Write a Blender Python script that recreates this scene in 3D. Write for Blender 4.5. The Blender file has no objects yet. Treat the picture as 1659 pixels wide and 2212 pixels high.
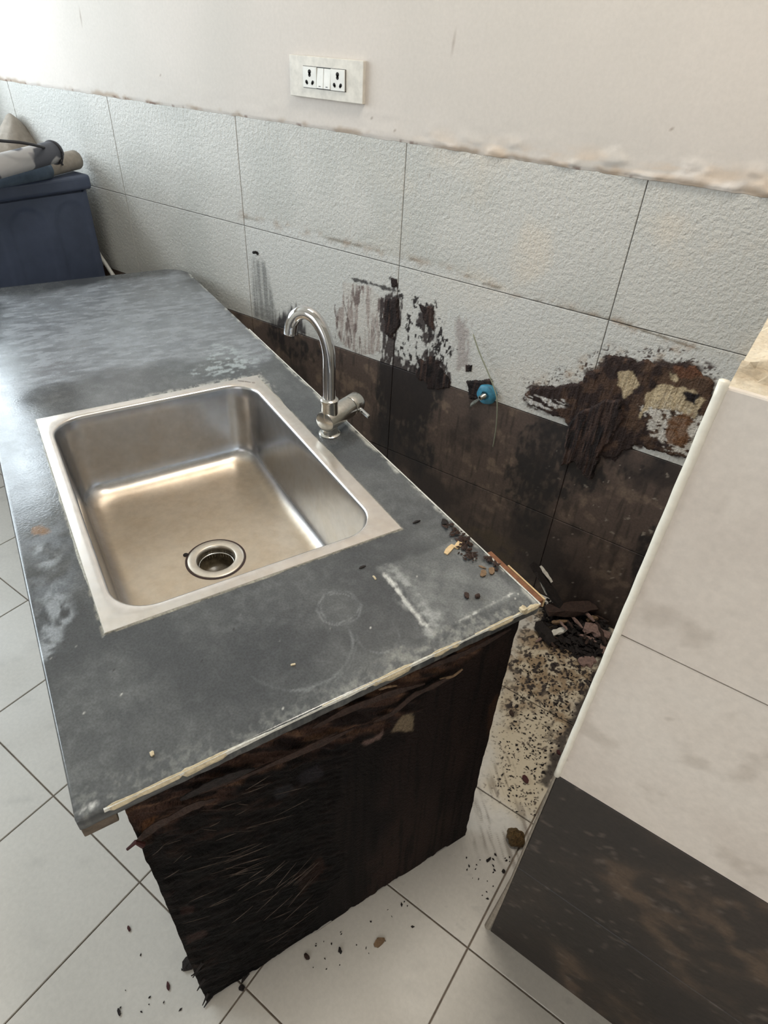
import bpy, math, random
import numpy as np
from mathutils import Matrix, Vector

random.seed(7)
rng = np.random.default_rng(11)
sc = bpy.context.scene
COL = sc.collection

# ------------------------------------------------------------------ camera
# (metres; back wall face is y = 0, floor is z = 0, x runs right along the back wall)
F_PX, PITCH, YAW, ROLL = 1324.84, .6634, -.5756, .0625
CAM = np.array([0., -1.4833, 1.4106])
IW, IH = 1659, 2212
_fw = np.array([math.sin(YAW)*math.cos(PITCH), math.cos(YAW)*math.cos(PITCH), -math.sin(PITCH)])
_r0 = np.array([math.cos(YAW), -math.sin(YAW), 0.])
_u0 = np.cross(_r0, _fw)
_r = math.cos(ROLL)*_r0 + math.sin(ROLL)*_u0
_u = -math.sin(ROLL)*_r0 + math.cos(ROLL)*_u0
cd = bpy.data.cameras.new('camera'); cam = bpy.data.objects.new('camera', cd); COL.objects.link(cam)
cd.sensor_fit = 'VERTICAL'; cd.sensor_height = 36.0; cd.lens = F_PX/IH*36.0
cd.clip_start = .02
cam.matrix_world = Matrix(((_r[0], _u[0], -_fw[0], CAM[0]), (_r[1], _u[1], -_fw[1], CAM[1]),
                           (_r[2], _u[2], -_fw[2], CAM[2]), (0, 0, 0, 1)))
sc.camera = cam

# ------------------------------------------------------------------ light
sc.view_settings.view_transform = 'Standard'
sc.view_settings.look = 'None'
sc.view_settings.gamma = 1
sc.view_settings.use_curve_mapping = False
sc.view_settings.exposure = 0.06
sc.cycles.use_denoising = True
sc.cycles.max_bounces = 5; sc.cycles.diffuse_bounces = 3; sc.cycles.glossy_bounces = 3; sc.cycles.adaptive_threshold = .06
world = bpy.data.worlds.new('world'); sc.world = world; world.use_nodes = True
bg = world.node_tree.nodes['Background']
bg.inputs[0].default_value = (.80, .90, 1.0, 1); bg.inputs[1].default_value = 1.0
world.cycles.sampling_method = 'NONE'

def area(name, loc, target, sx, sy, power, color):
    l = bpy.data.lights.new(name, 'AREA'); l.shape = 'RECTANGLE'; l.size = sx; l.size_y = sy
    l.energy = power; l.color = color
    o = bpy.data.objects.new(name, l); COL.objects.link(o); o.location = loc
    o.rotation_euler = (Vector(target)-Vector(loc)).to_track_quat('-Z', 'Z').to_euler()
    return o
# daylight in the window of the left wall, and in the doorway behind the camera
XL, XR, YF, ZT = -2.98, 1.7, -3.3, 2.75
WY0, WY1, WZ0, WZ1 = -2.75, -.14, 1.05, 2.20
DX0, DX1, DZ1 = -.5, 1.1, 2.2
KX0, KX1, KY0, KY1 = -.75, .05, -.75, -.25
area('window_daylight', (XL-.12, (WY0+WY1)/2, (WZ0+WZ1)/2), (0, (WY0+WY1)/2, (WZ0+WZ1)/2), WZ1-WZ0, WY1-WY0, 104, (.87, .94, 1.0))
area('doorway_daylight', ((DX0+DX1)/2, YF-.12, DZ1/2+.1), ((DX0+DX1)/2, 0, DZ1/2+.1), DX1-DX0, DZ1-.1, 13, (1.0, .89, .79))
area('added_overhead_fill', ((KX0+KX1)/2, (KY0+KY1)/2, ZT+.11), ((KX0+KX1)/2, (KY0+KY1)/2, 0), KX1-KX0, KY1-KY0, 36, (1.0, .89, .78))  # added fill from above, no such opening is seen

# ------------------------------------------------------------------ helpers: photo geometry
def ray(x, y): return _fw + (x-IW/2)/F_PX*_r - (y-IH/2)/F_PX*_u
def onz(x, y, z=0.):
    v = ray(x, y); return CAM + v*(z-CAM[2])/v[2]
def ony(x, y, Y=0.):
    v = ray(x, y); return CAM + v*(Y-CAM[1])/v[1]
def onx(x, y, X):
    v = ray(x, y); return CAM + v*(X-CAM[0])/v[0]
TH = 1.1582
O3 = np.array([-.4368, -1.3975, 0.])
EA = np.array([math.cos(TH), math.sin(TH), 0.]); EB = np.array([-math.sin(TH), math.cos(TH), 0.]); EZ = np.array([0., 0., 1.])
ZC = .704                                   # counter top
def G(a, b, z):                             # counter axes (a across, b along) -> world
    a, b, z = np.broadcast_arrays(np.asarray(a, float), np.asarray(b, float), np.asarray(z, float))
    return O3 + a[..., None]*EA + b[..., None]*EB + z[..., None]*EZ
def loc_ab(X): q = X-O3; return np.array([q@EA, q@EB])
def cab(x, y, z=ZC): return loc_ab(onz(x, y, z))
def onb(x, y, b):
    v = ray(x, y); t = ((O3+EB*b-CAM)@EB)/(v@EB); X = CAM+v*t
    return np.array([(X-O3)@EA, X[2]])
def WP(*pts): return np.array([ony(*p)[[0, 2]] for p in pts])        # photo -> back wall (x, z)
def FP(*pts): return np.array([onz(*p)[:2] for p in pts])            # photo -> floor (x, y)
def CP(*pts): return np.array([cab(*p) for p in pts])                # photo -> counter (a, b)
def PP(*pts): return np.array([onb(p[0], p[1], -.012) for p in pts]) # photo -> end panel (a, z)

# ------------------------------------------------------------------ helpers: noise and masks
def _h(i, j, s): 
    v = np.sin(i*127.1 + j*311.7 + s*74.7)*43758.5453
    return v-np.floor(v)
def vnoise(x, y, s=0):
    i, j = np.floor(x), np.floor(y); fx, fy = x-i, y-j
    fx = fx*fx*(3-2*fx); fy = fy*fy*(3-2*fy)
    return (_h(i, j, s)*(1-fx)+_h(i+1, j, s)*fx)*(1-fy) + (_h(i, j+1, s)*(1-fx)+_h(i+1, j+1, s)*fx)*fy
def fbm(x, y, o=4, s=0):
    t, a, n = 0, .5, 0
    for k in range(o):
        t = t + a*vnoise(x, y, s+k*3); n += a; a *= .5; x = x*2.03+11.3; y = y*2.03+7.7
    return t/n
def sstep(e0, e1, x):
    t = np.clip((x-e0)/(e1-e0), 0, 1); return t*t*(3-2*t)
def sdpoly(x, y, P):
    d = np.full(x.shape, 1e9); ins = np.zeros(x.shape, bool); n = len(P)
    for i in range(n):
        ax, ay = P[i]; bx, by = P[i-1]
        ex, ey = bx-ax, by-ay; wx, wy = x-ax, y-ay
        t = np.clip((wx*ex+wy*ey)/(ex*ex+ey*ey+1e-12), 0, 1)
        d = np.minimum(d, (wx-ex*t)**2+(wy-ey*t)**2)
        c = ((ay > y) != (by > y)) & (x < (bx-ax)*(y-ay)/((by-ay)+1e-12)+ax)
        ins ^= c
    d = np.sqrt(d)
    return np.where(ins, -d, d)
def sdline(x, y, P):
    d = np.full(x.shape, 1e9)
    for i in range(len(P)-1):
        ax, ay = P[i]; ex, ey = P[i+1]-P[i]; wx, wy = x-ax, y-ay
        t = np.clip((wx*ex+wy*ey)/(ex*ex+ey*ey+1e-12), 0, 1)
        d = np.minimum(d, (wx-ex*t)**2+(wy-ey*t)**2)
    return np.sqrt(d)
def pmask(x, y, P, soft=.004, amp=.008, fx=60, fy=None, s=0, o=4):
    fy = fy or fx
    return sstep(soft, -soft, sdpoly(x, y, P)+amp*2*(fbm(x*fx, y*fy, o, s)-.5))
def lmask(x, y, P, w=.002, amp=.002, f=90, s=0):
    return sstep(w, w*.3, sdline(x, y, P)+amp*2*(fbm(x*f, y*f, 3, s)-.5))
def lin(c):
    c = np.array(c, float)/255.; return np.where(c <= .04045, c/12.92, ((c+.055)/1.055)**2.4)
def mix(A, c, m): 
    c = np.asarray(c, float)
    return A*(1-m[..., None]) + c*m[..., None]

# ------------------------------------------------------------------ helpers: meshes and objects
def mesh_np(name, V, Q, smooth=False, col=None, T=None, mats=None, midx=None):
    V = np.asarray(V, np.float32).reshape(-1, 3); Q = np.asarray(Q, np.int32).reshape(-1, 4)
    T = np.zeros((0, 3), np.int32) if T is None else np.asarray(T, np.int32).reshape(-1, 3)
    me = bpy.data.meshes.new(name)
    me.vertices.add(len(V)); me.vertices.foreach_set('co', V.ravel())
    nl = Q.size+T.size
    me.loops.add(nl); me.loops.foreach_set('vertex_index', np.concatenate([Q.ravel(), T.ravel()]).astype(np.int32))
    me.polygons.add(len(Q)+len(T))
    st = np.concatenate([np.arange(len(Q))*4, Q.size+np.arange(len(T))*3]).astype(np.int32)
    me.polygons.foreach_set('loop_start', st)
    me.update(calc_edges=True)
    me.polygons.foreach_set('use_smooth', np.full(len(Q)+len(T), smooth))
    if col is not None:
        at = me.color_attributes.new('col', 'FLOAT_COLOR', 'POINT')
        at.data.foreach_set('color', np.asarray(col, np.float32).reshape(-1, 4).ravel())
    me.validate()
    return me
class MB:
    """collects shapes (world coordinates) into one mesh"""
    def __init__(s): s.V = []; s.F = []; s.n = 0
    def add(s, V, F):
        V = np.asarray(V, float).reshape(-1, 3)
        s.V.append(V); s.F += [tuple(int(i)+s.n for i in f) for f in F]; s.n += len(V); return s
    def box(s, x0, x1, y0, y1, z0, z1, M=None):
        V = np.array([(x, y, z) for x in (x0, x1) for y in (y0, y1) for z in (z0, z1)], float)
        if M is not None: V = M(V)
        return s.add(V, [(0, 1, 3, 2), (4, 6, 7, 5), (0, 4, 5, 1), (2, 3, 7, 6), (0, 2, 6, 4), (1, 5, 7, 3)])
    def rings(s, R, closed=True, cap0=True, cap1=True):
        n = len(R[0]); V = np.concatenate([np.asarray(r, float) for r in R]); F = []
        for k in range(len(R)-1):
            for i in range(n if closed else n-1):
                j = (i+1) % n
                F.append((k*n+i, k*n+j, (k+1)*n+j, (k+1)*n+i))
        if cap0: F.append(tuple(range(n-1, -1, -1)))
        if cap1: F.append(tuple((len(R)-1)*n+i for i in range(n)))
        return s.add(V, F)
    def tube(s, P, rad, n=16, cap=True):
        P = np.asarray(P, float); m = len(P)
        rad = np.broadcast_to(np.asarray(rad, float), (m,))
        T = np.gradient(P, axis=0); T /= np.linalg.norm(T, axis=1)[:, None]+1e-12
        ref = np.array([0, 0, 1.]) if abs(T[0][2]) < .9 else np.array([1., 0, 0])
        N = np.cross(T[0], ref); N /= np.linalg.norm(N); R = []
        for k in range(m):
            N = N-T[k]*(N@T[k]); N /= np.linalg.norm(N); B = np.cross(T[k], N)
            t = np.linspace(0, 2*np.pi, n, endpoint=False)
            R.append(P[k]+rad[k]*(np.cos(t)[:, None]*N+np.sin(t)[:, None]*B))
        return s.rings(R, True, cap, cap)
    def lathe(s, o, axis, prof, n=28, cap0=True, cap1=True):
        axis = np.asarray(axis, float); axis = axis/np.linalg.norm(axis)
        ref = np.array([0, 0, 1.]) if abs(axis[2]) < .9 else np.array([1., 0, 0])
        N = np.cross(axis, ref); N /= np.linalg.norm(N); B = np.cross(axis, N)
        t = np.linspace(0, 2*np.pi, n, endpoint=False)
        c = np.cos(t)[:, None]*N+np.sin(t)[:, None]*B
        return s.rings([np.asarray(o)+axis*h+r*c for r, h in prof], True, cap0, cap1)
    def mesh(s, name, smooth=False):
        me = bpy.data.meshes.new(name); V = np.concatenate(s.V)
        me.from_pydata([tuple(v) for v in V], [], s.F)
        if smooth: me.polygons.foreach_set('use_smooth', np.full(len(me.polygons), True))
        me.update(); return me
def props(o, label=None, cat=None, group=None, kind=None):
    if label: o['label'] = label
    if cat: o['category'] = cat
    if group: o['group'] = group
    if kind: o['kind'] = kind
    return o
def root_of(o):
    p = np.zeros(3)
    while o is not None: p = p+np.array(o.location); o = o.parent
    return p
def put(name, me, material=None, parent=None, base=None):
    """link a mesh given in world coordinates; origin moved to the parent's place or to `base`"""
    o = bpy.data.objects.new(name, me); COL.objects.link(o)
    off = root_of(parent) if parent is not None else (np.array(base, float) if base is not None else np.zeros(3))
    if np.abs(off).sum() > 0: me.transform(Matrix.Translation(Vector(-off)))
    if parent is not None: o.parent = parent
    else: o.location = off
    if material is not None: me.materials.append(material)
    return o
def thing(name, label, cat, loc, group=None):
    o = bpy.data.objects.new(name, None); COL.objects.link(o); o.location = loc; o.empty_display_size = .05
    return props(o, label, cat, group)
def auto_smooth(o, ang=40):
    m = o.data
    m.polygons.foreach_set('use_smooth', np.full(len(m.polygons), True)); 
    m.set_sharp_from_angle(angle=math.radians(ang))
    return o
def bevel(o, w, seg=2):
    b = o.modifiers.new('bevel', 'BEVEL'); b.width = w; b.segments = seg; b.limit_method = 'ANGLE'; return o
def gridquads(n, m, keep=None, base=0):
    i, j = np.meshgrid(np.arange(n-1), np.arange(m-1), indexing='ij')
    q = np.stack([i*m+j, (i+1)*m+j, (i+1)*m+j+1, i*m+j+1], -1)
    if keep is not None: q = q[keep]
    return q.reshape(-1, 4)+base
def boundary(Q):
    """ordered boundary loops of a quad soup"""
    E = np.concatenate([Q[:, [0, 1]], Q[:, [1, 2]], Q[:, [2, 3]], Q[:, [3, 0]]])
    S = set(map(tuple, E.tolist())); nxt = {}
    for a, b in S:
        if (b, a) not in S: nxt[a] = b
    loops = []
    while nxt:
        a = next(iter(nxt)); L = [a]; b = nxt.pop(a)
        while b != L[0] and b in nxt: L.append(b); b = nxt.pop(b)
        loops.append(L)
    return loops

# ------------------------------------------------------------------ materials
def nt(name):
    m = bpy.data.materials.new(name); m.use_nodes = True
    t = m.node_tree; return m, t, t.nodes['Principled BSDF']
def N(t, kind, **kw):
    n = t.nodes.new(kind)
    for k, v in kw.items():
        if k.startswith('i_'): n.inputs[int(k[2:]) if k[2:].isdigit() else k[2:]].default_value = v
        else: setattr(n, k, v)
    return n
def noise_node(t, scale, detail=6, rough=.6, dist=0., stretch=None):
    g = N(t, 'ShaderNodeNewGeometry'); src = g.outputs['Position']
    if stretch:
        mp = N(t, 'ShaderNodeMapping'); mp.inputs['Scale'].default_value = stretch
        t.links.new(src, mp.inputs[0]); src = mp.outputs[0]
    n = N(t, 'ShaderNodeTexNoise'); n.inputs['Scale'].default_value = scale; n.inputs['Detail'].default_value = detail
    n.inputs['Roughness'].default_value = rough; n.inputs['Distortion'].default_value = dist
    t.links.new(src, n.inputs['Vector']); return n
def ramp(t, src, stops):
    r = N(t, 'ShaderNodeValToRGB'); e = r.color_ramp.elements
    while len(e) < len(stops): e.new(.5)
    for k, (p, c) in enumerate(stops):
        e[k].position = p; e[k].color = (*c, 1) if len(c) == 3 else c
    t.links.new(src, r.inputs[0]); return r
def mixrgb(t, mode, fac, a, b):
    n = N(t, 'ShaderNodeMix', data_type='RGBA', blend_type=mode)
    for s, v in ((0, fac), (6, a), (7, b)):
        if hasattr(v, 'links'): t.links.new(v, n.inputs[s])
        elif isinstance(v, (int, float)): n.inputs[s].default_value = v
        else: n.inputs[s].default_value = (*v, 1)
    return n.outputs[2]
def bump(t, p, layers):
    prev = None
    for h, strength, dist in layers:
        b = N(t, 'ShaderNodeBump'); b.inputs['Strength'].default_value = strength; b.inputs['Distance'].default_value = dist
        t.links.new(h, b.inputs['Height'])
        if prev is not None: t.links.new(prev, b.inputs['Normal'])
        prev = b.outputs[0]
    t.links.new(prev, p.inputs['Normal'])
def plain(name, rgb, rough=.6, metal=0., var=.25, scale=40, bmp=0., spec=.5, coat=0., stretch=None):
    m, t, p = nt(name); c = lin(rgb)
    n = noise_node(t, scale, 3, .6, stretch=stretch)
    r = ramp(t, n.outputs[0], [(.3, tuple(c*(1-var))), (.7, tuple(np.minimum(c*(1+var), 1)))])
    t.links.new(r.outputs[0], p.inputs['Base Color'])
    p.inputs['Roughness'].default_value = rough; p.inputs['Metallic'].default_value = metal
    p.inputs['Specular IOR Level'].default_value = spec; p.inputs['Coat Weight'].default_value = coat
    if bmp: bump(t, p, [(n.outputs[0], bmp, .004)])
    return m
def painted(name, fine=200, fvar=.12, bumps=(), metal=0., spec=.5):
    """colour from the mesh's own stain map (attribute `col`, alpha = roughness) with a fine noise on top"""
    m, t, p = nt(name)
    a = N(t, 'ShaderNodeAttribute', attribute_name='col')
    n = noise_node(t, fine, 3, .65)
    r = ramp(t, n.outputs[0], [(.3, (1-fvar,)*3), (.7, (1+fvar,)*3)])
    t.links.new(mixrgb(t, 'MULTIPLY', 1.0, a.outputs['Color'], r.outputs[0]), p.inputs['Base Color'])
    t.links.new(a.outputs['Alpha'], p.inputs['Roughness'])
    p.inputs['Metallic'].default_value = metal; p.inputs['Specular IOR Level'].default_value = spec
    L = []
    for sc_, st, ds in bumps: L.append((noise_node(t, sc_, 2, .5).outputs[0], st, ds))
    if L: bump(t, p, L)
    return m
M = {}
M['wall_tile'] = painted('pale_textured_wall_tile', 260, .05, [(95, .48, .006), (260, .4, .003)])
M['dark_tile'] = painted('brown_mottled_wall_tile', 150, .22, [(60, .3, .003)])
M['plaster'] = painted('painted_plaster', 120, .03, [(25, .12, .004), (240, .1, .001)], spec=.3)
M['floor_tile'] = painted('white_floor_tile', 110, .05, [(180, .06, .001)])
M['stone'] = painted('dark_stone', 320, .22, [(220, .12, .001)])
M['rot'] = painted('rotten_plywood', 240, .35, [(180, .6, .004), (520, .5, .002)], spec=.15)
M['residue'] = painted('wood_residue', 280, .3, [(200, .7, .004)], spec=.3)
M['steel'] = painted('brushed_steel', 420, .05, [(300, .03, .0005)], metal=1.0)
M['grout'] = plain('dirty_grout', (120, 108, 96), .9, var=.3, scale=60)
M['dark_grout'] = plain('dark_grout', (84, 76, 70), .9, var=.3, scale=60)
M['chrome'] = plain('chrome', (205, 206, 208), .09, 1.0, var=.04, scale=120)
M['chrome_dull'] = plain('limescaled_chrome', (196, 194, 188), .22, 1.0, var=.1, scale=160, bmp=.05)
M['black'] = plain('black_rubber', (14, 12, 12), .6, var=.3)
M['hole'] = plain('socket_hole_dark', (24, 18, 18), .8, var=.2)
M['white_plastic'] = plain('white_plastic', (214, 212, 206), .38, var=.05, scale=60)
M['grimy_white'] = plain('grimy_white_plastic', (206, 200, 190), .5, var=.12, scale=45)
M['trim_white'] = plain('white_edge_trim', (232, 226, 212), .4, var=.06, scale=90)
M['mortar'] = plain('grey_mortar', (150, 141, 128), .9, var=.2, scale=120, bmp=.4)
M['rough_plaster'] = plain('rough_cream_plaster', (205, 192, 168), .9, var=.16, scale=70, bmp=.8)
M['putty'] = plain('dried_adhesive', (188, 174, 146), .8, var=.2, scale=150, bmp=.5)
M['sealant'] = plain('old_sealant', (150, 148, 138), .6, var=.4, scale=200, bmp=.5)
M['limewash'] = plain('lime_crust', (196, 194, 186), .85, var=.2, scale=200, bmp=.5)
M['blue'] = plain('blue_plastic', (56, 122, 148), .45, var=.25, scale=90)
M['teflon'] = plain('grey_tape', (104, 106, 100), .55, var=.35, scale=160)
M['cord_green'] = plain('grey_green_strand', (134, 136, 118), .5, var=.12, scale=200)
M['washer'] = plain('navy_black_enamel', (66, 75, 95), .42, var=.12, scale=20)
M['pale_wood'] = plain('pale_wood', (206, 178, 136), .7, var=.12, scale=120, bmp=.2, stretch=(1, 1, 8))
M['orange_wood'] = plain('reddish_wood', (128, 84, 58), .75, var=.25, scale=90, bmp=.4)
M['tan_wood'] = plain('tan_wood', (118, 94, 70), .8, var=.25, scale=140, bmp=.5)
M['brown_wood'] = plain('rotten_brown_wood', (52, 36, 29), .9, var=.45, scale=130, bmp=.8)
M['dark_wood'] = plain('rotten_dark_wood', (28, 21, 19), .92, var=.5, scale=130, bmp=.8)
M['mauve_wood'] = plain('mauve_grey_wood', (128, 104, 96), .9, var=.3, scale=150, bmp=.6)
M['white_laminate'] = plain('torn_white_laminate', (205, 200, 190), .7, var=.15, scale=120)
M['red_chip'] = plain('dark_red_wood', (62, 20, 20), .8, var=.3)
M['clump'] = plain('yellow_brown_clump', (84, 64, 34), .95, var=.5, scale=160, bmp=1.0)
M['iron'] = plain('painted_iron', (60, 58, 56), .5, var=.1)
M['frame'] = plain('painted_wood_frame', (180, 176, 170), .5, var=.1)
M['pvc'] = plain('grey_white_pvc', (196, 196, 192), .4, var=.08)
M['cloth_beige'] = plain('beige_cloth', (142, 134, 124), .9, var=.12, scale=60, bmp=.3)
M['cloth_blue'] = plain('blue_cloth', (78, 92, 108), .9, var=.2, scale=30, bmp=.3)
M['cord_black'] = plain('black_cord', (40, 38, 42), .6, var=.1)
M['pink_card'] = plain('pinkish_board', (176, 142, 132), .8, var=.1)

def patch_cloth():
    m, t, p = nt('white_cloth_with_dark_patches')
    n = noise_node(t, 9.0, 2, .4)
    r = ramp(t, n.outputs[0], [(.57, tuple(lin((168, 166, 166)))), (.60, tuple(lin((78, 80, 88))))])
    t.links.new(r.outputs[0], p.inputs['Base Color']); p.inputs['Roughness'].default_value = .9
    return m
M['cloth_patch'] = patch_cloth()
def glass():
    m, t, p = nt('window_glass'); t.nodes.remove(p)
    tr = N(t, 'ShaderNodeBsdfTransparent'); gl = N(t, 'ShaderNodeBsdfGlossy'); gl.inputs['Roughness'].default_value = .02
    tr.inputs[0].default_value = (.96, .98, .98, 1)
    mx = N(t, 'ShaderNodeMixShader'); mx.inputs[0].default_value = .06
    t.links.new(tr.outputs[0], mx.inputs[1]); t.links.new(gl.outputs[0], mx.inputs[2])
    t.links.new(mx.outputs[0], t.nodes['Material Output'].inputs['Surface'])
    return m
M['glass'] = glass()

# ================================================================== the room shell
def struct(name, me, m, **kw):
    o = put(name, me, m, **kw); o['kind'] = 'structure'; return o
def slab_with_hole(name, m, axis, pos, thick, u0, u1, v0, v1, hole):
    """a wall at x=pos or y=pos (thickness going outward) with one rectangular opening"""
    mb = MB(); hu0, hu1, hv0, hv1 = hole
    for a0, a1, b0, b1 in ((u0, hu0, v0, v1), (hu1, u1, v0, v1), (hu0, hu1, v0, hv0), (hu0, hu1, hv1, v1)):
        if a1-a0 < 1e-4 or b1-b0 < 1e-4: continue
        if axis == 'x': mb.box(min(pos, pos+thick), max(pos, pos+thick), a0, a1, b0, b1)
        else: mb.box(a0, a1, min(pos, pos+thick), max(pos, pos+thick), b0, b1)
    return struct(name, mb.mesh(name), m)
M['paint'] = plain('off_white_paint', (214, 208, 198), .85, var=.03, scale=8)
slab_with_hole('wall_left', M['paint'], 'x', XL, -.12, YF, .0, 0, ZT, (WY0, WY1, WZ0, WZ1))
slab_with_hole('wall_front', M['paint'], 'y', YF, -.12, XL, XR, 0, ZT, (DX0, DX1, 0, DZ1))
struct('wall_far_right', MB().box(XR, XR+.12, YF, .0, 0, ZT).mesh('w'), M['paint'])
mb = MB()
for x0, x1, y0, y1 in ((XL, KX0, YF, 0), (KX1, XR, YF, 0), (KX0, KX1, YF, KY0), (KX0, KX1, KY1, 0)): mb.box(x0, x1, y0, y1, ZT, ZT+.1)
struct('ceiling', mb.mesh('c'), M['paint'])
# added skylight, not seen: brightens the floor between panel and partition
sky_fill = bpy.data.objects.new('added_skylight', None); COL.objects.link(sky_fill); sky_fill.location = ((KX0+KX1)/2, (KY0+KY1)/2, ZT); sky_fill['kind'] = 'structure'
mb = MB()
for x0, x1, y0, y1 in ((KX0, KX0+.03, KY0, KY1), (KX1-.03, KX1, KY0, KY1), (KX0+.03, KX1-.03, KY0, KY0+.03), (KX0+.03, KX1-.03, KY1-.03, KY1)): mb.box(x0, x1, y0, y1, ZT+.03, ZT+.08)
put('window_frame', mb.mesh('frame'), M['frame'], sky_fill)
put('pane', MB().box(KX0+.03, KX1-.03, KY0+.03, KY1-.03, ZT+.05, ZT+.054).mesh('pane'), M['glass'], sky_fill)
# window in the left wall: frame, two panes, security grille
win = bpy.data.objects.new('window_1', None); COL.objects.link(win); win.location = (XL, (WY0+WY1)/2, WZ0); win['kind'] = 'structure'
mb = MB(); f = .03
for y0, y1, z0, z1 in ((WY0, WY1, WZ0, WZ0+f), (WY0, WY1, WZ1-f, WZ1), (WY0, WY0+f, WZ0+f, WZ1-f), (WY1-f, WY1, WZ0+f, WZ1-f),
                       ((WY0+WY1)/2-f/2, (WY0+WY1)/2+f/2, WZ0+f, WZ1-f)):
    mb.box(XL-.10, XL-.05, y0, y1, z0, z1)
put('window_frame', mb.mesh('window_frame'), M['frame'], win)
for y0, y1 in ((WY0+f, (WY0+WY1)/2-f/2), ((WY0+WY1)/2+f/2, WY1-f)):
    put('pane', MB().box(XL-.078, XL-.074, y0, y1, WZ0+f, WZ1-f).mesh('pane'), M['glass'], win)
for k in range(17):
    y = WY0+f+(k+.5)*(WY1-WY0-2*f)/17
    put('grille_bar', MB().tube([(XL-.035, y, WZ0+.002), (XL-.035, y, WZ1-.002)], .007, 8).mesh('bar'), M['iron'], win)
for z in (WZ0+.3, WZ0+.62, WZ0+.95):
    put('grille_bar', MB().box(XL-.03, XL-.024, WY0+.002, WY1-.002, z-.012, z+.012).mesh('bar'), M['iron'], win)
# doorway behind the camera
dr = bpy.data.objects.new('door_1', None); COL.objects.link(dr); dr.location = ((DX0+DX1)/2, YF, 0); dr['kind'] = 'structure'
mb = MB()
mb.box(DX0, DX0+.06, YF-.1, YF+.015, 0, DZ1); mb.box(DX1-.06, DX1, YF-.1, YF+.015, 0, DZ1); mb.box(DX0+.06, DX1-.06, YF-.1, YF+.015, DZ1-.06, DZ1)
put('door_frame', mb.mesh('door_frame'), M['frame'], dr)

# ---------------------------------------------------------------- generic tile with a stain map
def tile_mesh(name, u0, u1, v0, v1, step, to_world, nrm, paint, gap, depth=.006, bev=.0012, flip=False):
    """front grid + bevel + sides; paint(u, v) -> rgb, roughness, relief"""
    u0, u1, v0, v1 = u0+gap/2, u1-gap/2, v0+gap/2, v1-gap/2
    n = max(2, int(round((u1-u0)/step))+1); m = max(2, int(round((v1-v0)/step))+1)
    U, Vv = np.meshgrid(np.linspace(u0+bev, u1-bev, n), np.linspace(v0+bev, v1-bev, m), indexing='ij')
    rgb, rg, hgt = paint(U, Vv)
    P = to_world(U, Vv)+hgt[..., None]*nrm
    Q = gridquads(n, m)
    idx = np.arange(n*m).reshape(n, m)
    ring = np.concatenate([idx[:-1, 0], idx[-1, :-1], idx[:0:-1, -1], idx[0, :0:-1]])
    uu, vv = U.ravel()[ring], Vv.ravel()[ring]
    cu, cv = (u0+u1)/2, (v0+v1)/2
    ou = np.where(np.abs(uu-(u0+bev)) < 1e-9, u0, np.where(np.abs(uu-(u1-bev)) < 1e-9, u1, uu))
    ov = np.where(np.abs(vv-(v0+bev)) < 1e-9, v0, np.where(np.abs(vv-(v1-bev)) < 1e-9, v1, vv))
    k = len(ring)
    R1 = to_world(ou, ov)-nrm*bev; R2 = to_world(ou, ov)-nrm*depth
    V = np.concatenate([P.reshape(-1, 3), R1, R2]); b = n*m
    i = np.arange(k); j = (i+1) % k
    Q = np.concatenate([Q, np.stack([ring[j], ring[i], b+i, b+j], -1), np.stack([b+j, b+i, b+k+i, b+k+j], -1)])
    if flip: Q = Q[:, ::-1]
    c = np.concatenate([rgb, rg[..., None]], -1).reshape(-1, 4)
    c = np.concatenate([c, c[ring], c[ring]])
    return mesh_np(name, V, Q, False, c)

# ================================================================== back wall
wall_back = bpy.data.objects.new('wall_back', None); COL.objects.link(wall_back); wall_back['kind'] = 'structure'
TT = 1.2                                   # top of the tiles
put('core', MB().box(XL, XR, .005, .14, -.01, ZT).mesh('core'), M['dark_grout'], wall_back)
props(wall_back, None)

SOOT, BROWN, MAUVE, CREAM = lin((30, 22, 22)), lin((74, 52, 42)), lin((150, 134, 128)), lin((196, 178, 146))
# stain outlines, on the wall (x, z)
S_DRIP = [WP((822, 640), (866, 632), (868, 700), (852, 740), (862, 770), (895, 790), (935, 745), (952, 778), (972, 805), (970, 838), (936, 850), (922, 900), (880, 905), (850, 905), (822, 830)),
          WP((905, 655), (938, 655), (942, 740), (918, 745), (902, 690)), WP((842, 600), (858, 603), (858, 622), (848, 622))]
S_DRIP_DARK = [WP((815, 830), (860, 790), (970, 835), (955, 880), (905, 900), (900, 1000), (860, 960), (850, 990), (820, 930)),
               WP((820, 780), (845, 790), (850, 900), (868, 940), (840, 1010), (815, 940)),
               WP((890, 860), (925, 880), (945, 990), (905, 1040), (880, 1000)),
               WP((1100, 1010), (1180, 1000), (1200, 1080), (1165, 1160), (1120, 1150), (1095, 1080)),
               WP((1120, 930), (1210, 900), (1300, 930), (1300, 1060), (1180, 1080), (1110, 1010)),
               WP((580, 690), (640, 690), (645, 730), (700, 760), (650, 790), (590, 740)),
               WP((1330, 1000), (1440, 980), (1420, 1030), (1340, 1040)),
               WP((1370, 1180), (1420, 1140), (1400, 1250), (1360, 1300))]
S_MAUVE = WP((745, 610), (800, 620), (832, 650), (820, 760), (780, 770), (735, 740), (722, 690), (740, 660))
S_LINE = WP((757, 602), (800, 612), (830, 622), (862, 630))
S_GREY = WP((545, 560), (572, 565), (600, 700), (588, 702), (548, 686))
S_GREY2 = WP((586, 702), (640, 660), (660, 720), (640, 735), (600, 715))
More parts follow.
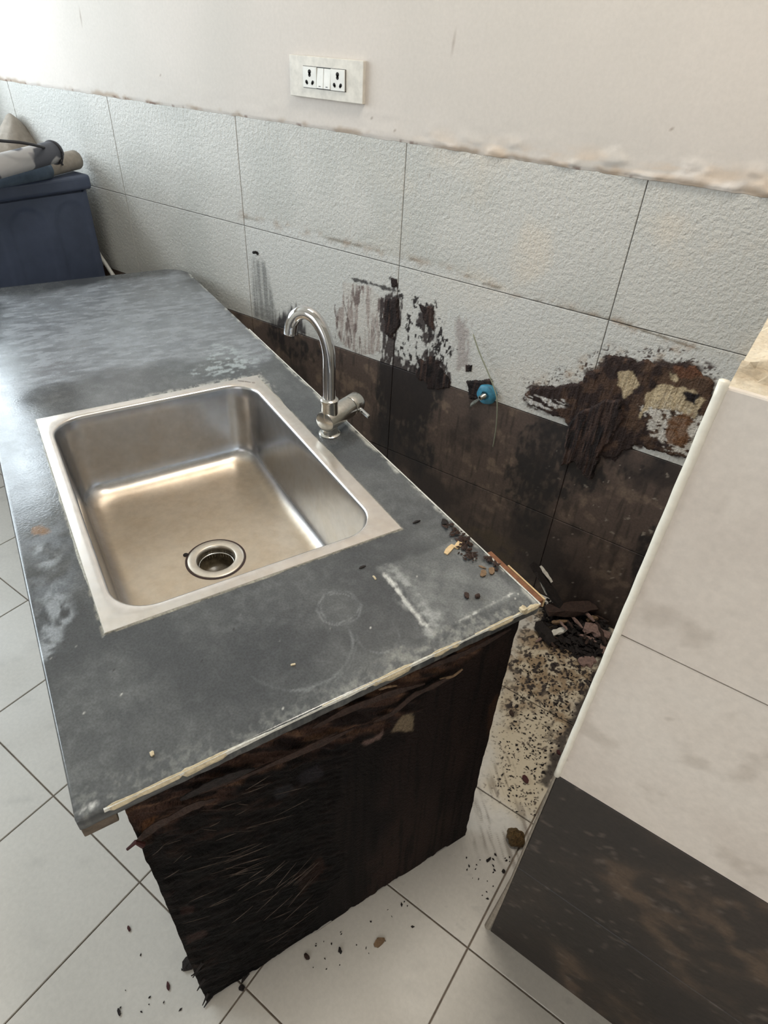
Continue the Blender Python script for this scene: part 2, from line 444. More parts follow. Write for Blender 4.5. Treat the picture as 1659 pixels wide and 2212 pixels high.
S_BIG = WP((1128, 862), (1142, 838), (1192, 832), (1258, 822), (1262, 800), (1296, 800), (1306, 768), (1380, 778), (1505, 788), (1540, 830), (1532, 880), (1505, 960), (1484, 990), (1430, 975), (1370, 960), (1330, 1000), (1250, 960), (1220, 905), (1160, 885))
S_SPECK = WP((1292, 748), (1480, 748), (1555, 800), (1545, 850), (1290, 812), (1250, 818), (1135, 845), (1135, 822), (1240, 795))
S_SMUDGE = WP((985, 690), (1010, 690), (1012, 790), (985, 800))
S_OLD = WP((523, 468), (650, 497), (800, 540), (883, 560), (977, 585), (1097, 630), (1319, 690), (1560, 772))
S_YEL = WP((970, 1110), (1060, 1140), (1130, 1200), (1110, 1240), (1040, 1230), (985, 1160))
HOLE = ony(556, 547)[[0, 2]]
def paint_light(x, z):
    c = np.broadcast_to(lin((190, 188, 183)), x.shape+(3,)).copy()
    n1 = fbm(x*5, z*5, 4, 3)
    c = mix(c, lin((182, 181, 176)), sstep(.4, .65, n1))
    c = mix(c, lin((204, 192, 176)), .45*sstep(.5, .72, fbm(x*7+3, z*9, 4, 9))*sstep(-1.2, -.6, x))
    rg = np.full(x.shape, .62)
    # stained edge of the old worktop, cleaner below it
    d = sdline(x, z, S_OLD)
    zl = np.interp(x, S_OLD[:, 0], S_OLD[:, 1])
    below = (z < zl) & (x > S_OLD[0, 0]-.02)
    c = np.where(below[..., None], mix(c, lin((196, 195, 192)), np.full(x.shape, .55)), c)
    c = mix(c, lin((120, 110, 96)), .8*sstep(.0035, .001, d+.004*(fbm(x*70, z*70, 3, 5)-.55))*sstep(.35, .6, fbm(x*16, z*16, 3, 2)))
    c = mix(c, lin((150, 128, 108)), .5*sstep(.02, .0, d)*sstep(.5, .7, fbm(x*40, z*60, 4, 6)))
    # grey run-off below the screw hole
    st = fbm(x*160, z*7, 3, 8)
    m = pmask(x, z, S_GREY, .012, .01, 30, s=2)*(z < .83)
    c = mix(c, lin((122, 122, 120)), .85*m*(.45+.55*sstep(.35, .6, st)))
    c = mix(c, lin((50, 46, 48)), .95*pmask(x, z, S_GREY2, .012, .02, 90, 20, s=4))
    # mauve glue ghost
    m = pmask(x, z, S_MAUVE, .004, .012, 40, s=1)
    vs = fbm(x*130, z*14, 4, 13)
    c = mix(c, lin((186, 181, 175)), m*.8)
    c = mix(c, lin((146, 132, 126)), m*.8*sstep(.45, .62, vs))
    c = mix(c, lin((92, 74, 70)), m*sstep(.56, .7, fbm(x*110, z*22, 4, 12))*.85)
    c = mix(c, lin((70, 52, 50)), lmask(x, z, WP((742, 650), (752, 690), (760, 740)), .003, .004, 80)*.8)
    c = mix(c, lin((90, 74, 70)), lmask(x, z, WP((722, 660), (728, 700), (724, 730)), .004, .006, 80)*.7)
    c = mix(c, lin((120, 100, 98)), .5*pmask(x, z, S_SMUDGE, .01, .02, 120, 30, s=5))
    c = mix(c, SOOT, lmask(x, z, S_LINE, .006, .007, 120)*.9)
    # drips
    for k, P in enumerate(S_DRIP):
        m = pmask(x, z, P, .003, .014, 90, 45, s=20+k)
        m = m*(1-.85*sstep(.55, .66, fbm(x*120, z*40, 4, 31+k)))
        c = mix(c, lin((46, 34, 33)), m*.95); rg = rg*(1-m)+.8*m
    m = pmask(x, z, WP((900, 640), (935, 650), (990, 760), (960, 800), (880, 800), (850, 760), (866, 640)), .006, .03, 60, 40, s=44)
    c = mix(c, SOOT, m*sstep(.6, .66, fbm(x*130, z*60, 4, 45)))
    # scatter round the large rotten patch
    m = pmask(x, z, S_SPECK, .014, .02, 40, s=6)
    c = mix(c, lin((64, 50, 46)), m*sstep(.63, .68, fbm(x*170, z*170, 3, 16)))
    c = mix(c, lin((170, 148, 126)), m*.45*sstep(.5, .7, fbm(x*40, z*40, 4, 17)))
    m = pmask(x, z, S_BIG, .006, .02, 60, s=7)
    c = mix(c, lin((60, 46, 40)), m)
    # small flecks
    fl = vnoise(x*90, z*90, 77)
    c = mix(c, lin((110, 92, 78)), .7*sstep(.985, .992, fl)*sstep(-1.4, -.6, x))
    # drilled hole
    dh = np.hypot(x-HOLE[0], z-HOLE[1]); c = mix(c, lin((26, 20, 22)), sstep(.0075, .0055, dh))
    return c, rg, np.zeros(x.shape)
def paint_dark(x, z):
    n1 = fbm(x*9, z*9, 5, 41); n2 = fbm(x*34, z*34, 4, 43)
    c = np.broadcast_to(lin((82, 68, 61)), x.shape+(3,)).copy()
    c = mix(c, lin((118, 100, 86)), .8*sstep(.5, .72, n2)*sstep(.38, .62, n1))
    c = mix(c, lin((40, 32, 30)), .85*sstep(.5, .3, n1))
    c = mix(c, lin((42, 33, 30)), .6*sstep(.55, .75, fbm(x*110, z*14, 4, 46)))
    rg = np.full(x.shape, .6)
    for k, P in enumerate(S_DRIP_DARK):
        m = pmask(x, z, P, .010, .035, 50, 25, s=50+k)*(.35+.65*sstep(.40, .58, .6*fbm(x*110, z*50, 4, 90+k)+.4*fbm(x*30, z*20, 3, 95+k)))
        c = mix(c, lin((26, 22, 23)), m*.92)
    m = pmask(x, z, S_DRIP[0], .006, .02, 80, 30, s=61); c = mix(c, SOOT, m*.9)
    m = pmask(x, z, S_BIG, .006, .02, 60, s=7); c = mix(c, lin((38, 29, 27)), m)
    m = pmask(x, z, S_YEL, .02, .03, 30, s=70)
    c = mix(c, lin((108, 92, 64)), m*.55*sstep(.35, .6, fbm(x*30, z*30, 4, 72)))
    # lower course: grime plus painted-in shadow, darker towards the floor
    c = mix(c, lin((34, 26, 24)), .6*sstep(.30, .06, z+.12*(fbm(x*8, z*8, 3, 75)-.5)))
    c = mix(c, lin((150, 140, 128)), .7*sstep(.79, .82, fbm(x*60, z*60, 4, 79))*sstep(-.5, -.3, x))
    return c, rg, np.zeros(x.shape)
wallpt = lambda U, Vv: np.stack([U, np.zeros_like(U), Vv], -1)
NW = np.array([0., -1., 0.])
J0 = -2.1636
cols = [J0+.6*k for k in range(-3, 7)]
for r, (z0, z1) in enumerate(((0, .3), (.3, .6), (.6, .9), (.9, TT))):
    for k in range(len(cols)-1):
        u0, u1 = max(cols[k], XL), min(cols[k+1], XR)
        if u1-u0 < .02: continue
        near = -1.8 < u0 < .1
        step = (.003 if r in (1, 2) else (.005 if r == 0 else .008)) if near else .03
        me = tile_mesh('tile', u0, u1, z0, z1, step, wallpt, NW, paint_dark if r < 2 else paint_light, .0018)
        put('tile', me, M['dark_tile'] if r < 2 else M['wall_tile'], wall_back)
# painted plaster above the tiles, proud of them by a few millimetres with a ragged lower edge
def plaster_mesh():
    x = np.arange(XL, XR+.001, .006); n = len(x)
    z = np.concatenate([TT-.004+np.array([0, .0015, .003, .005, .008]), np.arange(TT+.008, TT+.13, .005), np.arange(TT+.14, ZT, .03), [ZT]])
    X, Z = np.meshgrid(x, z, indexing='ij')
    e = (fbm(X*40, 0*X, 4, 90)-.5)*.0045+(fbm(X*3, 0*X, 2, 91)-.5)*.004
    w = sstep(TT+.1, TT, Z)
    Zd = Z+e*w
    prof = sstep(TT-.004, TT+.004, Z)
    hgt = .0014*prof + .0022*w*prof*(fbm(X*22, Z*60, 4, 92)-.35)
    band = sstep(TT+.055, TT+.005, Z+.05*(fbm(X*5, Z*5, 3, 95)-.5))*sstep(-1.05, -.7, X)
    hgt += band*.004*sstep(.5, .7, fbm(X*18, Z*40, 4, 96))
    c = np.broadcast_to(lin((204, 196, 189)), X.shape+(3,)).copy()
    c = mix(c, lin((198, 191, 184)), sstep(.4, .7, fbm(X*2.3, Z*2.3, 3, 97)))
    c = mix(c, lin((206, 186, 166)), .7*band*sstep(.4, .65, fbm(X*14, Z*40, 4, 98)))
    edge = sstep(TT+.012, TT+.001, Z+.012*(fbm(X*40, Z*40, 3, 99)-.5))
    c = mix(c, lin((160, 140, 120)), .7*edge*sstep(.42, .62, fbm(X*18, Z*18, 3, 100)))
    c = mix(c, lin((110, 82, 72)), .7*sstep(TT+.004, TT-.001, Z)*sstep(.70, .78, fbm(X*60, Z*30, 3, 101)))
    c = mix(c, lin((140, 124, 112)), .7*sstep(.988, .994, vnoise(X*55, Z*55, 102)))
    P = np.stack([X, -hgt, Zd], -1); Q = gridquads(*X.shape)
    V = P.reshape(-1, 3); m = len(z); n = len(x)
    low = np.arange(n)*m
    V = np.concatenate([V, P[:, 0, :]+[0, .006, 0]]); b = n*m; i = np.arange(n-1)
    Q = np.concatenate([Q, np.stack([low[i+1], low[i], b+i, b+i+1], -1)])
    c4 = np.concatenate([c.reshape(-1, 3), np.full((n*m, 1), .8)], -1); c4 = np.concatenate([c4, c4[low]])
    return mesh_np('plaster', V, Q, True, c4)
put('plaster', plaster_mesh(), M['plaster'], wall_back)

# rotten board still glued to the wall: raised, fibrous patches
def residue(name, P, thick, paint, step=.0025, amp=.012, f=60, grain=(160, 24), seed=0, lean=0., y0=-.0005, soft=.008):
    x0, z0 = P.min(0)-.02; x1, z1 = P.max(0)+.02
    n, m = int((x1-x0)/step)+1, int((z1-z0)/step)+1
    X, Z = np.meshgrid(np.linspace(x0, x1, n), np.linspace(z0, z1, m), indexing='ij')
    d = sdpoly(X, Z, P)+amp*2*(fbm(X*f, Z*f, 4, seed)-.5)
    cut = d < 0
    keep = cut[:-1, :-1] & cut[1:, :-1] & cut[1:, 1:] & cut[:-1, 1:]
    rise = sstep(0, -soft, d)
    h = thick*rise*(.35+.65*fbm(X*grain[0], Z*grain[1], 4, seed+5)) + thick*.8*rise*(fbm(X*26, Z*14, 3, seed+9)-.4)
    h = np.maximum(h, .0003)+lean*np.clip((Z-z0)/(z1-z0), 0, 1)*rise
    c, rg = paint(X, Z)
    V = np.stack([X, y0-h, Z], -1).reshape(-1, 3)
    Q = gridquads(n, m, keep)
    used = np.unique(Q); mp = np.zeros(len(V), int)-1; mp[used] = np.arange(len(used))
    c4 = np.concatenate([c, rg[..., None]], -1).reshape(-1, 4)[used]
    V = V[used]; Q = mp[Q]
    extraV, extraQ, ec = [V], [Q], [c4]; base = len(V)
    for L in boundary(Q):
        L = np.array(L); k = len(L); B = V[L].copy(); B[:, 1] = .001
        extraV.append(B); ec.append(c4[L]); i = np.arange(k); j = (i+1) % k
        extraQ.append(np.stack([L[j], L[i], base+i, base+j], -1)); base += k
    return put(name, mesh_np(name, np.concatenate(extraV), np.concatenate(extraQ), False, np.concatenate(ec)), M['residue'], wall_back)
P_WHITE = WP((1388, 870), (1440, 850), (1520, 900), (1490, 985), (1440, 965), (1400, 925))
P_CREAM = [WP((1336, 800), (1368, 800), (1382, 830), (1350, 858), (1338, 830)), WP((1395, 850), (1430, 830), (1495, 838), (1528, 862), (1500, 900), (1450, 880), (1405, 880), (1382, 900)), WP((1448, 805), (1465, 808), (1462, 820), (1450, 818))]
P_RUST = WP((1440, 905), (1500, 890), (1482, 958), (1440, 958))
P_RUST2 = WP((1455, 790), (1520, 790), (1530, 815), (1460, 812))
def paint_big(x, z):
    c = np.broadcast_to(lin((44, 33, 31)), x.shape+(3,)).copy()
    c = mix(c, lin((72, 54, 44)), sstep(.45, .7, fbm(x*50, z*50, 4, 110)))
    c = mix(c, lin((86, 66, 52)), .7*pmask(x, z, WP((1380, 790), (1540, 800), (1540, 900), (1480, 990), (1380, 960), (1340, 900)), .01, .02, 50, s=112)*sstep(.35, .6, fbm(x*45, z*45, 4, 113)))
    m = pmask(x, z, P_WHITE, .003, .016, 70, 90, s=114)
    c = mix(c, lin((186, 180, 172)), m*sstep(.40, .47, fbm(x*75+z*60, z*110-x*30, 4, 115)))
    for k, P in enumerate(P_CREAM):
        c = mix(c, lin((176, 159, 131)), pmask(x, z, P, .002, .008, 70, s=116+k)*(.75+.25*sstep(.3, .6, fbm(x*160, z*30, 3, 120))))
    c = mix(c, lin((104, 72, 48)), pmask(x, z, P_RUST, .004, .01, 60, s=121)*.9)
    c = mix(c, lin((98, 64, 46)), pmask(x, z, P_RUST2, .004, .01, 60, s=122)*.7)
    c = mix(c, lin((26, 20, 22)), pmask(x, z, WP((1480, 845), (1515, 850), (1500, 868), (1484, 862)), .003, .008, 60, s=123))
    c = mix(c, lin((192, 188, 184)), .9*pmask(x, z, WP((1128, 850), (1225, 858), (1225, 880), (1150, 890)), .004, .01, 60, s=124)*sstep(.5, .56, fbm(x*40+z*10, z*150, 4, 125)))
    return c, np.full(x.shape, .85)
residue('board_residue', S_BIG, .007, paint_big, seed=130, amp=.011, f=55)
def paint_flap(x, z):
    c = np.broadcast_to(lin((40, 31, 30)), x.shape+(3,)).copy()
    c = mix(c, lin((66, 50, 44)), sstep(.45, .7, fbm(x*140, z*12, 4, 140)))
    c = mix(c, lin((22, 17, 18)), sstep(.55, .7, fbm(x*90, z*16, 4, 141)))
    return c, np.full(x.shape, .85)
residue('board_residue', WP((1232, 900), (1262, 880), (1310, 860), (1345, 860), (1352, 900), (1330, 940), (1300, 985), (1280, 1035), (1262, 1030), (1240, 1000), (1212, 1005), (1222, 950)), .012, paint_flap, seed=150, amp=.008, grain=(130, 10), lean=.008)
residue('board_residue', WP((1006, 822), (1062, 818), (1066, 838), (1062, 868), (1012, 862), (1012, 845)), .006, paint_flap, seed=160, amp=.004, grain=(20, 140))
residue('board_residue', WP((1006, 788), (1020, 788), (1020, 803), (1006, 803)), .004, paint_flap, seed=165, amp=.002, soft=.003)
residue('board_residue', WP((842, 598), (860, 602), (858, 622), (846, 620)), .003, paint_flap, seed=167, amp=.004, soft=.004)
residue('board_residue', WP((828, 642), (862, 642), (864, 700), (850, 730), (828, 720)), .004, paint_flap, seed=170, amp=.009)
residue('board_residue', WP((905, 780), (940, 770), (970, 810), (972, 840), (935, 845), (898, 812)), .005, paint_flap, seed=172, amp=.012)
residue('board_residue', WP((906, 658), (936, 660), (940, 720), (916, 700)), .003, paint_flap, seed=174, amp=.01)

# ================================================================== low partition wall at the right
PX, PY = -.029, -.9517
wall_right = bpy.data.objects.new('wall_right', None); COL.objects.link(wall_right); wall_right.location = (PX, PY, 0); wall_right['kind'] = 'structure'
put('core', MB().box(PX+.004, XR-.002, PY+.006, -.002, 0, TT-.006).mesh('core'), M['mortar'], wall_right)
def paint_pl(x, z):
    c = np.broadcast_to(lin((214, 204, 194)), x.shape+(3,)).copy()
    c = mix(c, lin((205, 194, 184)), .7*sstep(.42, .68, fbm(x*9, z*9, 5, 180)))
    c = mix(c, lin((218, 210, 201)), .5*sstep(.5, .7, fbm(x*5+2, z*5, 4, 181)))
    c = mix(c, lin((142, 128, 114)), .28*sstep(.6, .75, fbm(x*22, z*22, 5, 182)))
    c = mix(c, lin((120, 104, 94)), .6*sstep(.985, .992, vnoise(x*70, z*70, 183)))
    return c, np.full(x.shape, .5), np.zeros(x.shape)
def paint_pd(x, z):
    n1 = fbm(x*9+4, z*9, 5, 185); n2 = fbm(x*30, z*30, 4, 186)
    c = np.broadcast_to(lin((46, 38, 33)), x.shape+(3,)).copy()
    c = mix(c, lin((88, 71, 57)), .8*sstep(.45, .7, n1)*sstep(.35, .65, n2))
    c = mix(c, lin((33, 28, 26)), .7*sstep(.52, .32, n1))
    c = mix(c, lin((110, 98, 90)), .4*sstep(.72, .78, fbm(x*70, z*70, 4, 187)))
    return c, np.full(x.shape, .5), np.zeros(x.shape)
pillpt = lambda U, Vv: np.stack([U, np.full_like(U, PY), Vv], -1)
for r, (z0, z1) in enumerate(((0, .3), (.3, .6), (.6, .9), (.9, TT))):
    u = PX
    while u < XR-.01:
        u1 = min(u+.6, XR)
        put('tile', tile_mesh('tile', u, u1, z0, z1, .006 if u < .3 else .03, pillpt, NW, paint_pd if r < 2 else paint_pl, .0016), M['dark_tile'] if r < 2 else M['floor_tile'], wall_right)
        u = u1
def ledge():
    x = np.concatenate([np.arange(PX+.004, .4, .006), np.arange(.45, XR, .08)]); y = np.arange(PY+.001, -.002, .008)
    X, Y = np.meshgrid(x, y, indexing='ij')
    Z = TT-.004+.010*(fbm(X*26, Y*26, 5, 190)-.35)+.007*sstep(.55, .68, fbm(X*48, Y*30, 3, 191))
    c = np.broadcast_to(lin((206, 195, 176)), X.shape+(3,)).copy()
    c = mix(c, lin((150, 132, 108)), .6*sstep(.55, .72, fbm(X*40, Y*22, 4, 192)))
    V = np.stack([X, Y, Z], -1); n, m = X.shape
    ring_lo = V[:, 0, :].copy(); ring_lo[:, 2] = TT-.012
    Vv = np.concatenate([V.reshape(-1, 3), ring_lo, V[0]*[1, 1, 0]+[0, 0, TT-.012]])
    Q = gridquads(n, m); i = np.arange(n-1); b = n*m
    k = np.arange(m-1); b2 = n*m+n
    Q = np.concatenate([Q, np.stack([(i+1)*m, i*m, b+i, b+i+1], -1), np.stack([k, k+1, b2+k+1, b2+k], -1)])
    c4 = np.concatenate([c, np.full(X.shape+(1,), .9)], -1).reshape(-1, 4)
    c4 = np.concatenate([c4, c4[np.arange(n)*m], c4[:m]])
    return mesh_np('ledge_top', Vv, Q, False, c4)
M['ledge'] = painted('rough_ledge_plaster', 160, .12, [(130, .6, .004)], spec=.3)
put('ledge_top', ledge(), M['ledge'], wall_right)
mb = MB(); P = []; rr = []
for k in range(40):
    z = .60+(TT+.004-.60)*k/39; P.append((PX+.0005+.0002*math.sin(k*1.7), PY+.001, z)); rr.append(.0045+.0001*random.uniform(-1, 1)*(k > 1))
put('corner_trim', MB().tube(P, rr, 14).mesh('trim', True), M['trim_white'], wall_right)
P = [(PX+.001-.008*max(0, 1-z/.25), PY+.006, z) for z in np.linspace(.0, .6, 30)]
put('mortar_edge', MB().tube(P, [.0044+.0003*random.random()+.003*max(0, 1-p[2]/.2) for p in P], 10).mesh('mortar'), M['mortar'], wall_right)

# ================================================================== floor
floor = bpy.data.objects.new('floor', None); COL.objects.link(floor); floor['kind'] = 'structure'
put('bed', MB().box(XL, XR, YF, .0, -.08, -.004).mesh('bed'), M['grout'], floor)
D_FILTH = FP((1170, 1320), (1330, 1330), (1300, 1460), (1240, 1560), (1200, 1640), (1175, 1500), (1100, 1560), (1090, 1420))
D_SPECK = FP((1170, 1320), (1330, 1360), (1240, 1600), (1160, 1790), (1100, 1740), (1040, 1700), (1090, 1480))
D_SMEAR = FP((1010, 1720), (1100, 1640), (1160, 1790), (1120, 1860), (1010, 1830))
D_BLACK = FP((1190, 1280), (1340, 1300), (1310, 1420), (1260, 1430), (1190, 1385))
D_EDGE = FP((1290, 1430), (1300, 1460), (1185, 1700), (1165, 1690))
def paint_floor(x, y):
    c = np.broadcast_to(lin((196, 191, 183)), x.shape+(3,)).copy()
    c = mix(c, lin((189, 184, 176)), .8*sstep(.45, .7, fbm(x*4, y*4, 4, 200)))
    c = mix(c, lin((164, 160, 154)), .35*sstep(.70, .78, fbm(x*36, y*60, 4, 201)))
    rg = np.full(x.shape, .34)+.2*fbm(x*9, y*9, 3, 202)
    m = pmask(x, y, D_SPECK, .05, .05, 20, s=203)
    c = mix(c, lin((190, 175, 148)), m*.8)
    m2 = pmask(x, y, D_FILTH, .04, .06, 22, s=204)
    c = mix(c, lin((124, 96, 62)), m2*.75*sstep(.3, .6, fbm(x*40, y*40, 4, 205)))
    sp = fbm(x*190, y*190, 3, 206)
    c = mix(c, lin((60, 47, 38)), m*sstep(.66, .72, sp))
    c = mix(c, lin((44, 34, 30)), m2*sstep(.54, .62, fbm(x*130, y*80, 4, 207)))
    c = mix(c, lin((96, 82, 66)), .6*pmask(x, y, D_SMEAR, .03, .05, 20, s=208)*sstep(.52, .7, fbm((x+y)*90, (x-y)*10, 4, 209)))
    c = mix(c, lin((26, 20, 19)), pmask(x, y, D_BLACK, .02, .03, 40, s=210))
    c = mix(c, lin((34, 24, 22)), pmask(x, y, D_EDGE, .008, .02, 50, s=211)*.9)
    rg = rg+.3*np.maximum(m, m2)
    return c, np.clip(rg, 0, 1), np.zeros(x.shape)
flpt = lambda U, Vv: np.stack([U, Vv, np.zeros_like(U)], -1)
SX, SY = .3053, .301
xs = [-.051+SX*k for k in range(-12, 7)]; ys = [-.401+SY*k for k in range(-11, 3)]
for i in range(len(xs)-1):
    for j in range(len(ys)-1):
        u0, u1, v0, v1 = max(xs[i], XL), min(xs[i+1], XR), max(ys[j], YF), min(ys[j+1], 0)
        if u1-u0 < .02 or v1-v0 < .02: continue
        if u0 > PX+.05 and v0 > PY+.02: continue
        dense = -.7 < u0 < .0 and v0 > -1.05
        put('tile', tile_mesh('tile', u0, u1, v0, v1, (.0022 if -.7 < u0 < -.04 and v0 > -.75 else .003) if dense else .02, flpt, EZ, paint_floor, .003, .006, .001), M['floor_tile'], floor)

# ================================================================== worktop
LA, LB, TS = .6934, 1.894, .019            # width, length, slab thickness
SA0, SA1, SB0, SB1 = .0852, .5967, .263, .954   # sink flange
HA0, HA1, HB0, HB1 = SA0+.012, SA1-.012, SB0+.012, SB1-.012
CR = .085                                   # rounded far corner
c_ring1, c_ring2, c_arc = cab(733, 1312), cab(815, 1372), cab(640, 1388)
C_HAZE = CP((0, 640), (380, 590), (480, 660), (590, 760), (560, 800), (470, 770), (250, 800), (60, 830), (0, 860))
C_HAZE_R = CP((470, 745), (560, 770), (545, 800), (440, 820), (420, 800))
C_LEFT_REFL = CP((0, 860), (70, 900), (110, 1000), (150, 1150), (150, 1290), (112, 1400), (85, 1380), (40, 1180), (0, 1000))
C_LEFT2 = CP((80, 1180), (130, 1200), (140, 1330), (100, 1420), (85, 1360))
C_RECT = CP((822, 1228), (985, 1165), (1125, 1285), (940, 1365))
C_SCR = [CP((830, 1240), (870, 1290), (930, 1362)), CP((842, 1250), (890, 1320), (915, 1350)), CP((985, 1345), (1050, 1312), (1112, 1280))]
C_EDGE = CP((720, 1500), (940, 1370), (1040, 1330), (1165, 1300), (1160, 1330), (920, 1440), (700, 1540))
C_SPOT = CP((70, 1140), (92, 1135), (110, 1148), (90, 1155), (65, 1152))
C_CORN = CP((170, 1740), (205, 1735), (202, 1752), (172, 1758))
def paint_counter(a, b):
    c = np.broadcast_to(lin((76, 78, 80)), a.shape+(3,)).copy()
    c = mix(c, lin((92, 94, 95)), .7*sstep(.4, .75, fbm(a*14, b*14, 5, 300)))
    c = mix(c, lin((104, 106, 107)), .35*sstep(.42, .75, fbm(a*75, b*75, 4, 398)))
    c = mix(c, lin((62, 64, 67)), .7*sstep(.55, .25, fbm(a*8+5, b*8, 4, 301)))
    rg = .06+.16*fbm(a*22, b*22, 4, 302)
    st = fbm(a*26, b*120, 5, 303)
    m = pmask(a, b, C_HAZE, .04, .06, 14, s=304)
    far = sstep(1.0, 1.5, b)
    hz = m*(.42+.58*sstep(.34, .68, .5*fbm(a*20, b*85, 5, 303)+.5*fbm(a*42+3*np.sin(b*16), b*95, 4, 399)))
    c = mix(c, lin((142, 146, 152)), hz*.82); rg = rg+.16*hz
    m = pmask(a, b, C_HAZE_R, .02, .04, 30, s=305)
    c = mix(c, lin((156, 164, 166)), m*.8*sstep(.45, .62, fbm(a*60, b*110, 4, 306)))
    m = pmask(a, b, C_LEFT_REFL, .03, .05, 20, s=307)  # bluish window reflection painted into the stone along the left strip
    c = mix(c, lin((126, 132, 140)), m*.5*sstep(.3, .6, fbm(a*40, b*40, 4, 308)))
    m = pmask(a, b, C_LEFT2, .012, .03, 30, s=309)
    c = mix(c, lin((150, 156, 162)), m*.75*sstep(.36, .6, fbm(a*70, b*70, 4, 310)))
    m = pmask(a, b, C_RECT, .006, .012, 30, s=311)
    c = mix(c, lin((120, 122, 122)), m*(.35+.45*sstep(.35, .65, fbm(a*26, b*26, 5, 312))))
    for k, L in enumerate(C_SCR):
        c = mix(c, lin((200, 200, 196)), .8*lmask(a, b, L, .0042-.0006*k, .0035, 140, s=313+k)*(.35+.65*sstep(.35, .55, fbm(a*110, b*110, 3, 320+k))))
    m = pmask(a, b, CP((822, 1228), (860, 1220), (960, 1350), (935, 1372)), .012, .02, 50, s=316)
    c = mix(c, lin((172, 174, 172)), m*.65*sstep(.35, .6, fbm(a*50, b*50, 4, 317)))
    m = pmask(a, b, C_EDGE, .015, .03, 40, s=318)
    c = mix(c, lin((156, 156, 150)), m*.45*sstep(.42, .66, fbm(a*120, b*120, 5, 319)))
    # dusty near edge
    m = sstep(.05, .0, b+.04*(fbm(a*30, b*30, 4, 325)-.5))
    c = mix(c, lin((150, 152, 148)), m*.32*sstep(.48, .62, fbm(a*160, b*160, 4, 326)))
    # rings left by pots
    def ringm(ce, R, w, k, arc=None):
        d = np.hypot(a-ce[0], (b-ce[1]))
        q = sstep(w, w*.2, np.abs(d-R+.0016*(fbm(a*60, b*60, 2, k)-.5)*4))*(.25+.75*sstep(.36, .62, fbm(a*55, b*55, 3, k+1)))
        if arc is not None:
            an = np.arctan2(b-ce[1], a-ce[0]); q = q*sstep(arc[1], arc[1]*.5, np.abs((an-arc[0]+np.pi) % (2*np.pi)-np.pi))
        return q
    for ce, R, w, k, arc in ((c_ring1, .034, .0035, 330, None), (c_ring1, .030, .002, 333, None), (c_ring2, .032, .003, 336, (-1.6, 2.1)), (c_arc, .082, .0045, 339, (-1.35, 1.7)), (c_arc, .088, .002, 342, (-1.0, 1.2))):
        c = mix(c, lin((150, 154, 156)), ringm(ce, R, w*.8, k, arc)*.30)
    # flecks of lime and sawdust
    c = mix(c, lin((196, 196, 190)), .85*sstep(.978, .988, vnoise(a*170, b*170, 350))*sstep(.35, .1, b))
    c = mix(c, lin((36, 34, 34)), .8*sstep(.985, .992, vnoise(a*120, b*120, 351))*sstep(.4, .2, b))
    c = mix(c, lin((120, 92, 66)), pmask(a, b, C_SPOT, .003, .006, 60, s=352)*.9)
    c = mix(c, lin((206, 206, 204)), .9*pmask(a, b, C_CORN, .003, .01, 80, s=353)*sstep(.4, .55, fbm(a*140, b*140, 3, 354)))
    # lime crust round the sink
    d = np.maximum(np.maximum(SA0-a, a-SA1), np.maximum(SB0-b, b-SB1))
    m = sstep(.022, .0, d+.02*(fbm(a*60, b*60, 4, 355)-.5))*sstep(.80, .95, b)*sstep(.2, .4, a)
    c = mix(c, lin((186, 184, 176)), m*.8*sstep(.42, .58, fbm(a*130, b*130, 4, 356)))
    c = mix(c, lin((170, 166, 154)), .75*sstep(.0045, .001, d)*sstep(.4, .58, fbm(a*90, b*90, 3, 357)))
    # worn far and rear arrises
    c = mix(c, lin((184, 184, 178)), .75*sstep(LA-.012, LA-.003, a+.008*(fbm(a*50, b*50, 3, 358)-.5))*sstep(.42, .6, fbm(a*40, b*40, 3, 359)))
    return c, np.clip(rg, .08, .9), np.zeros(a.shape)
counter = thing('worktop', 'dark grey stone worktop with lime stains, pulled away from the tiled wall', 'worktop', tuple(G(LA/2, LB/2, 0)))
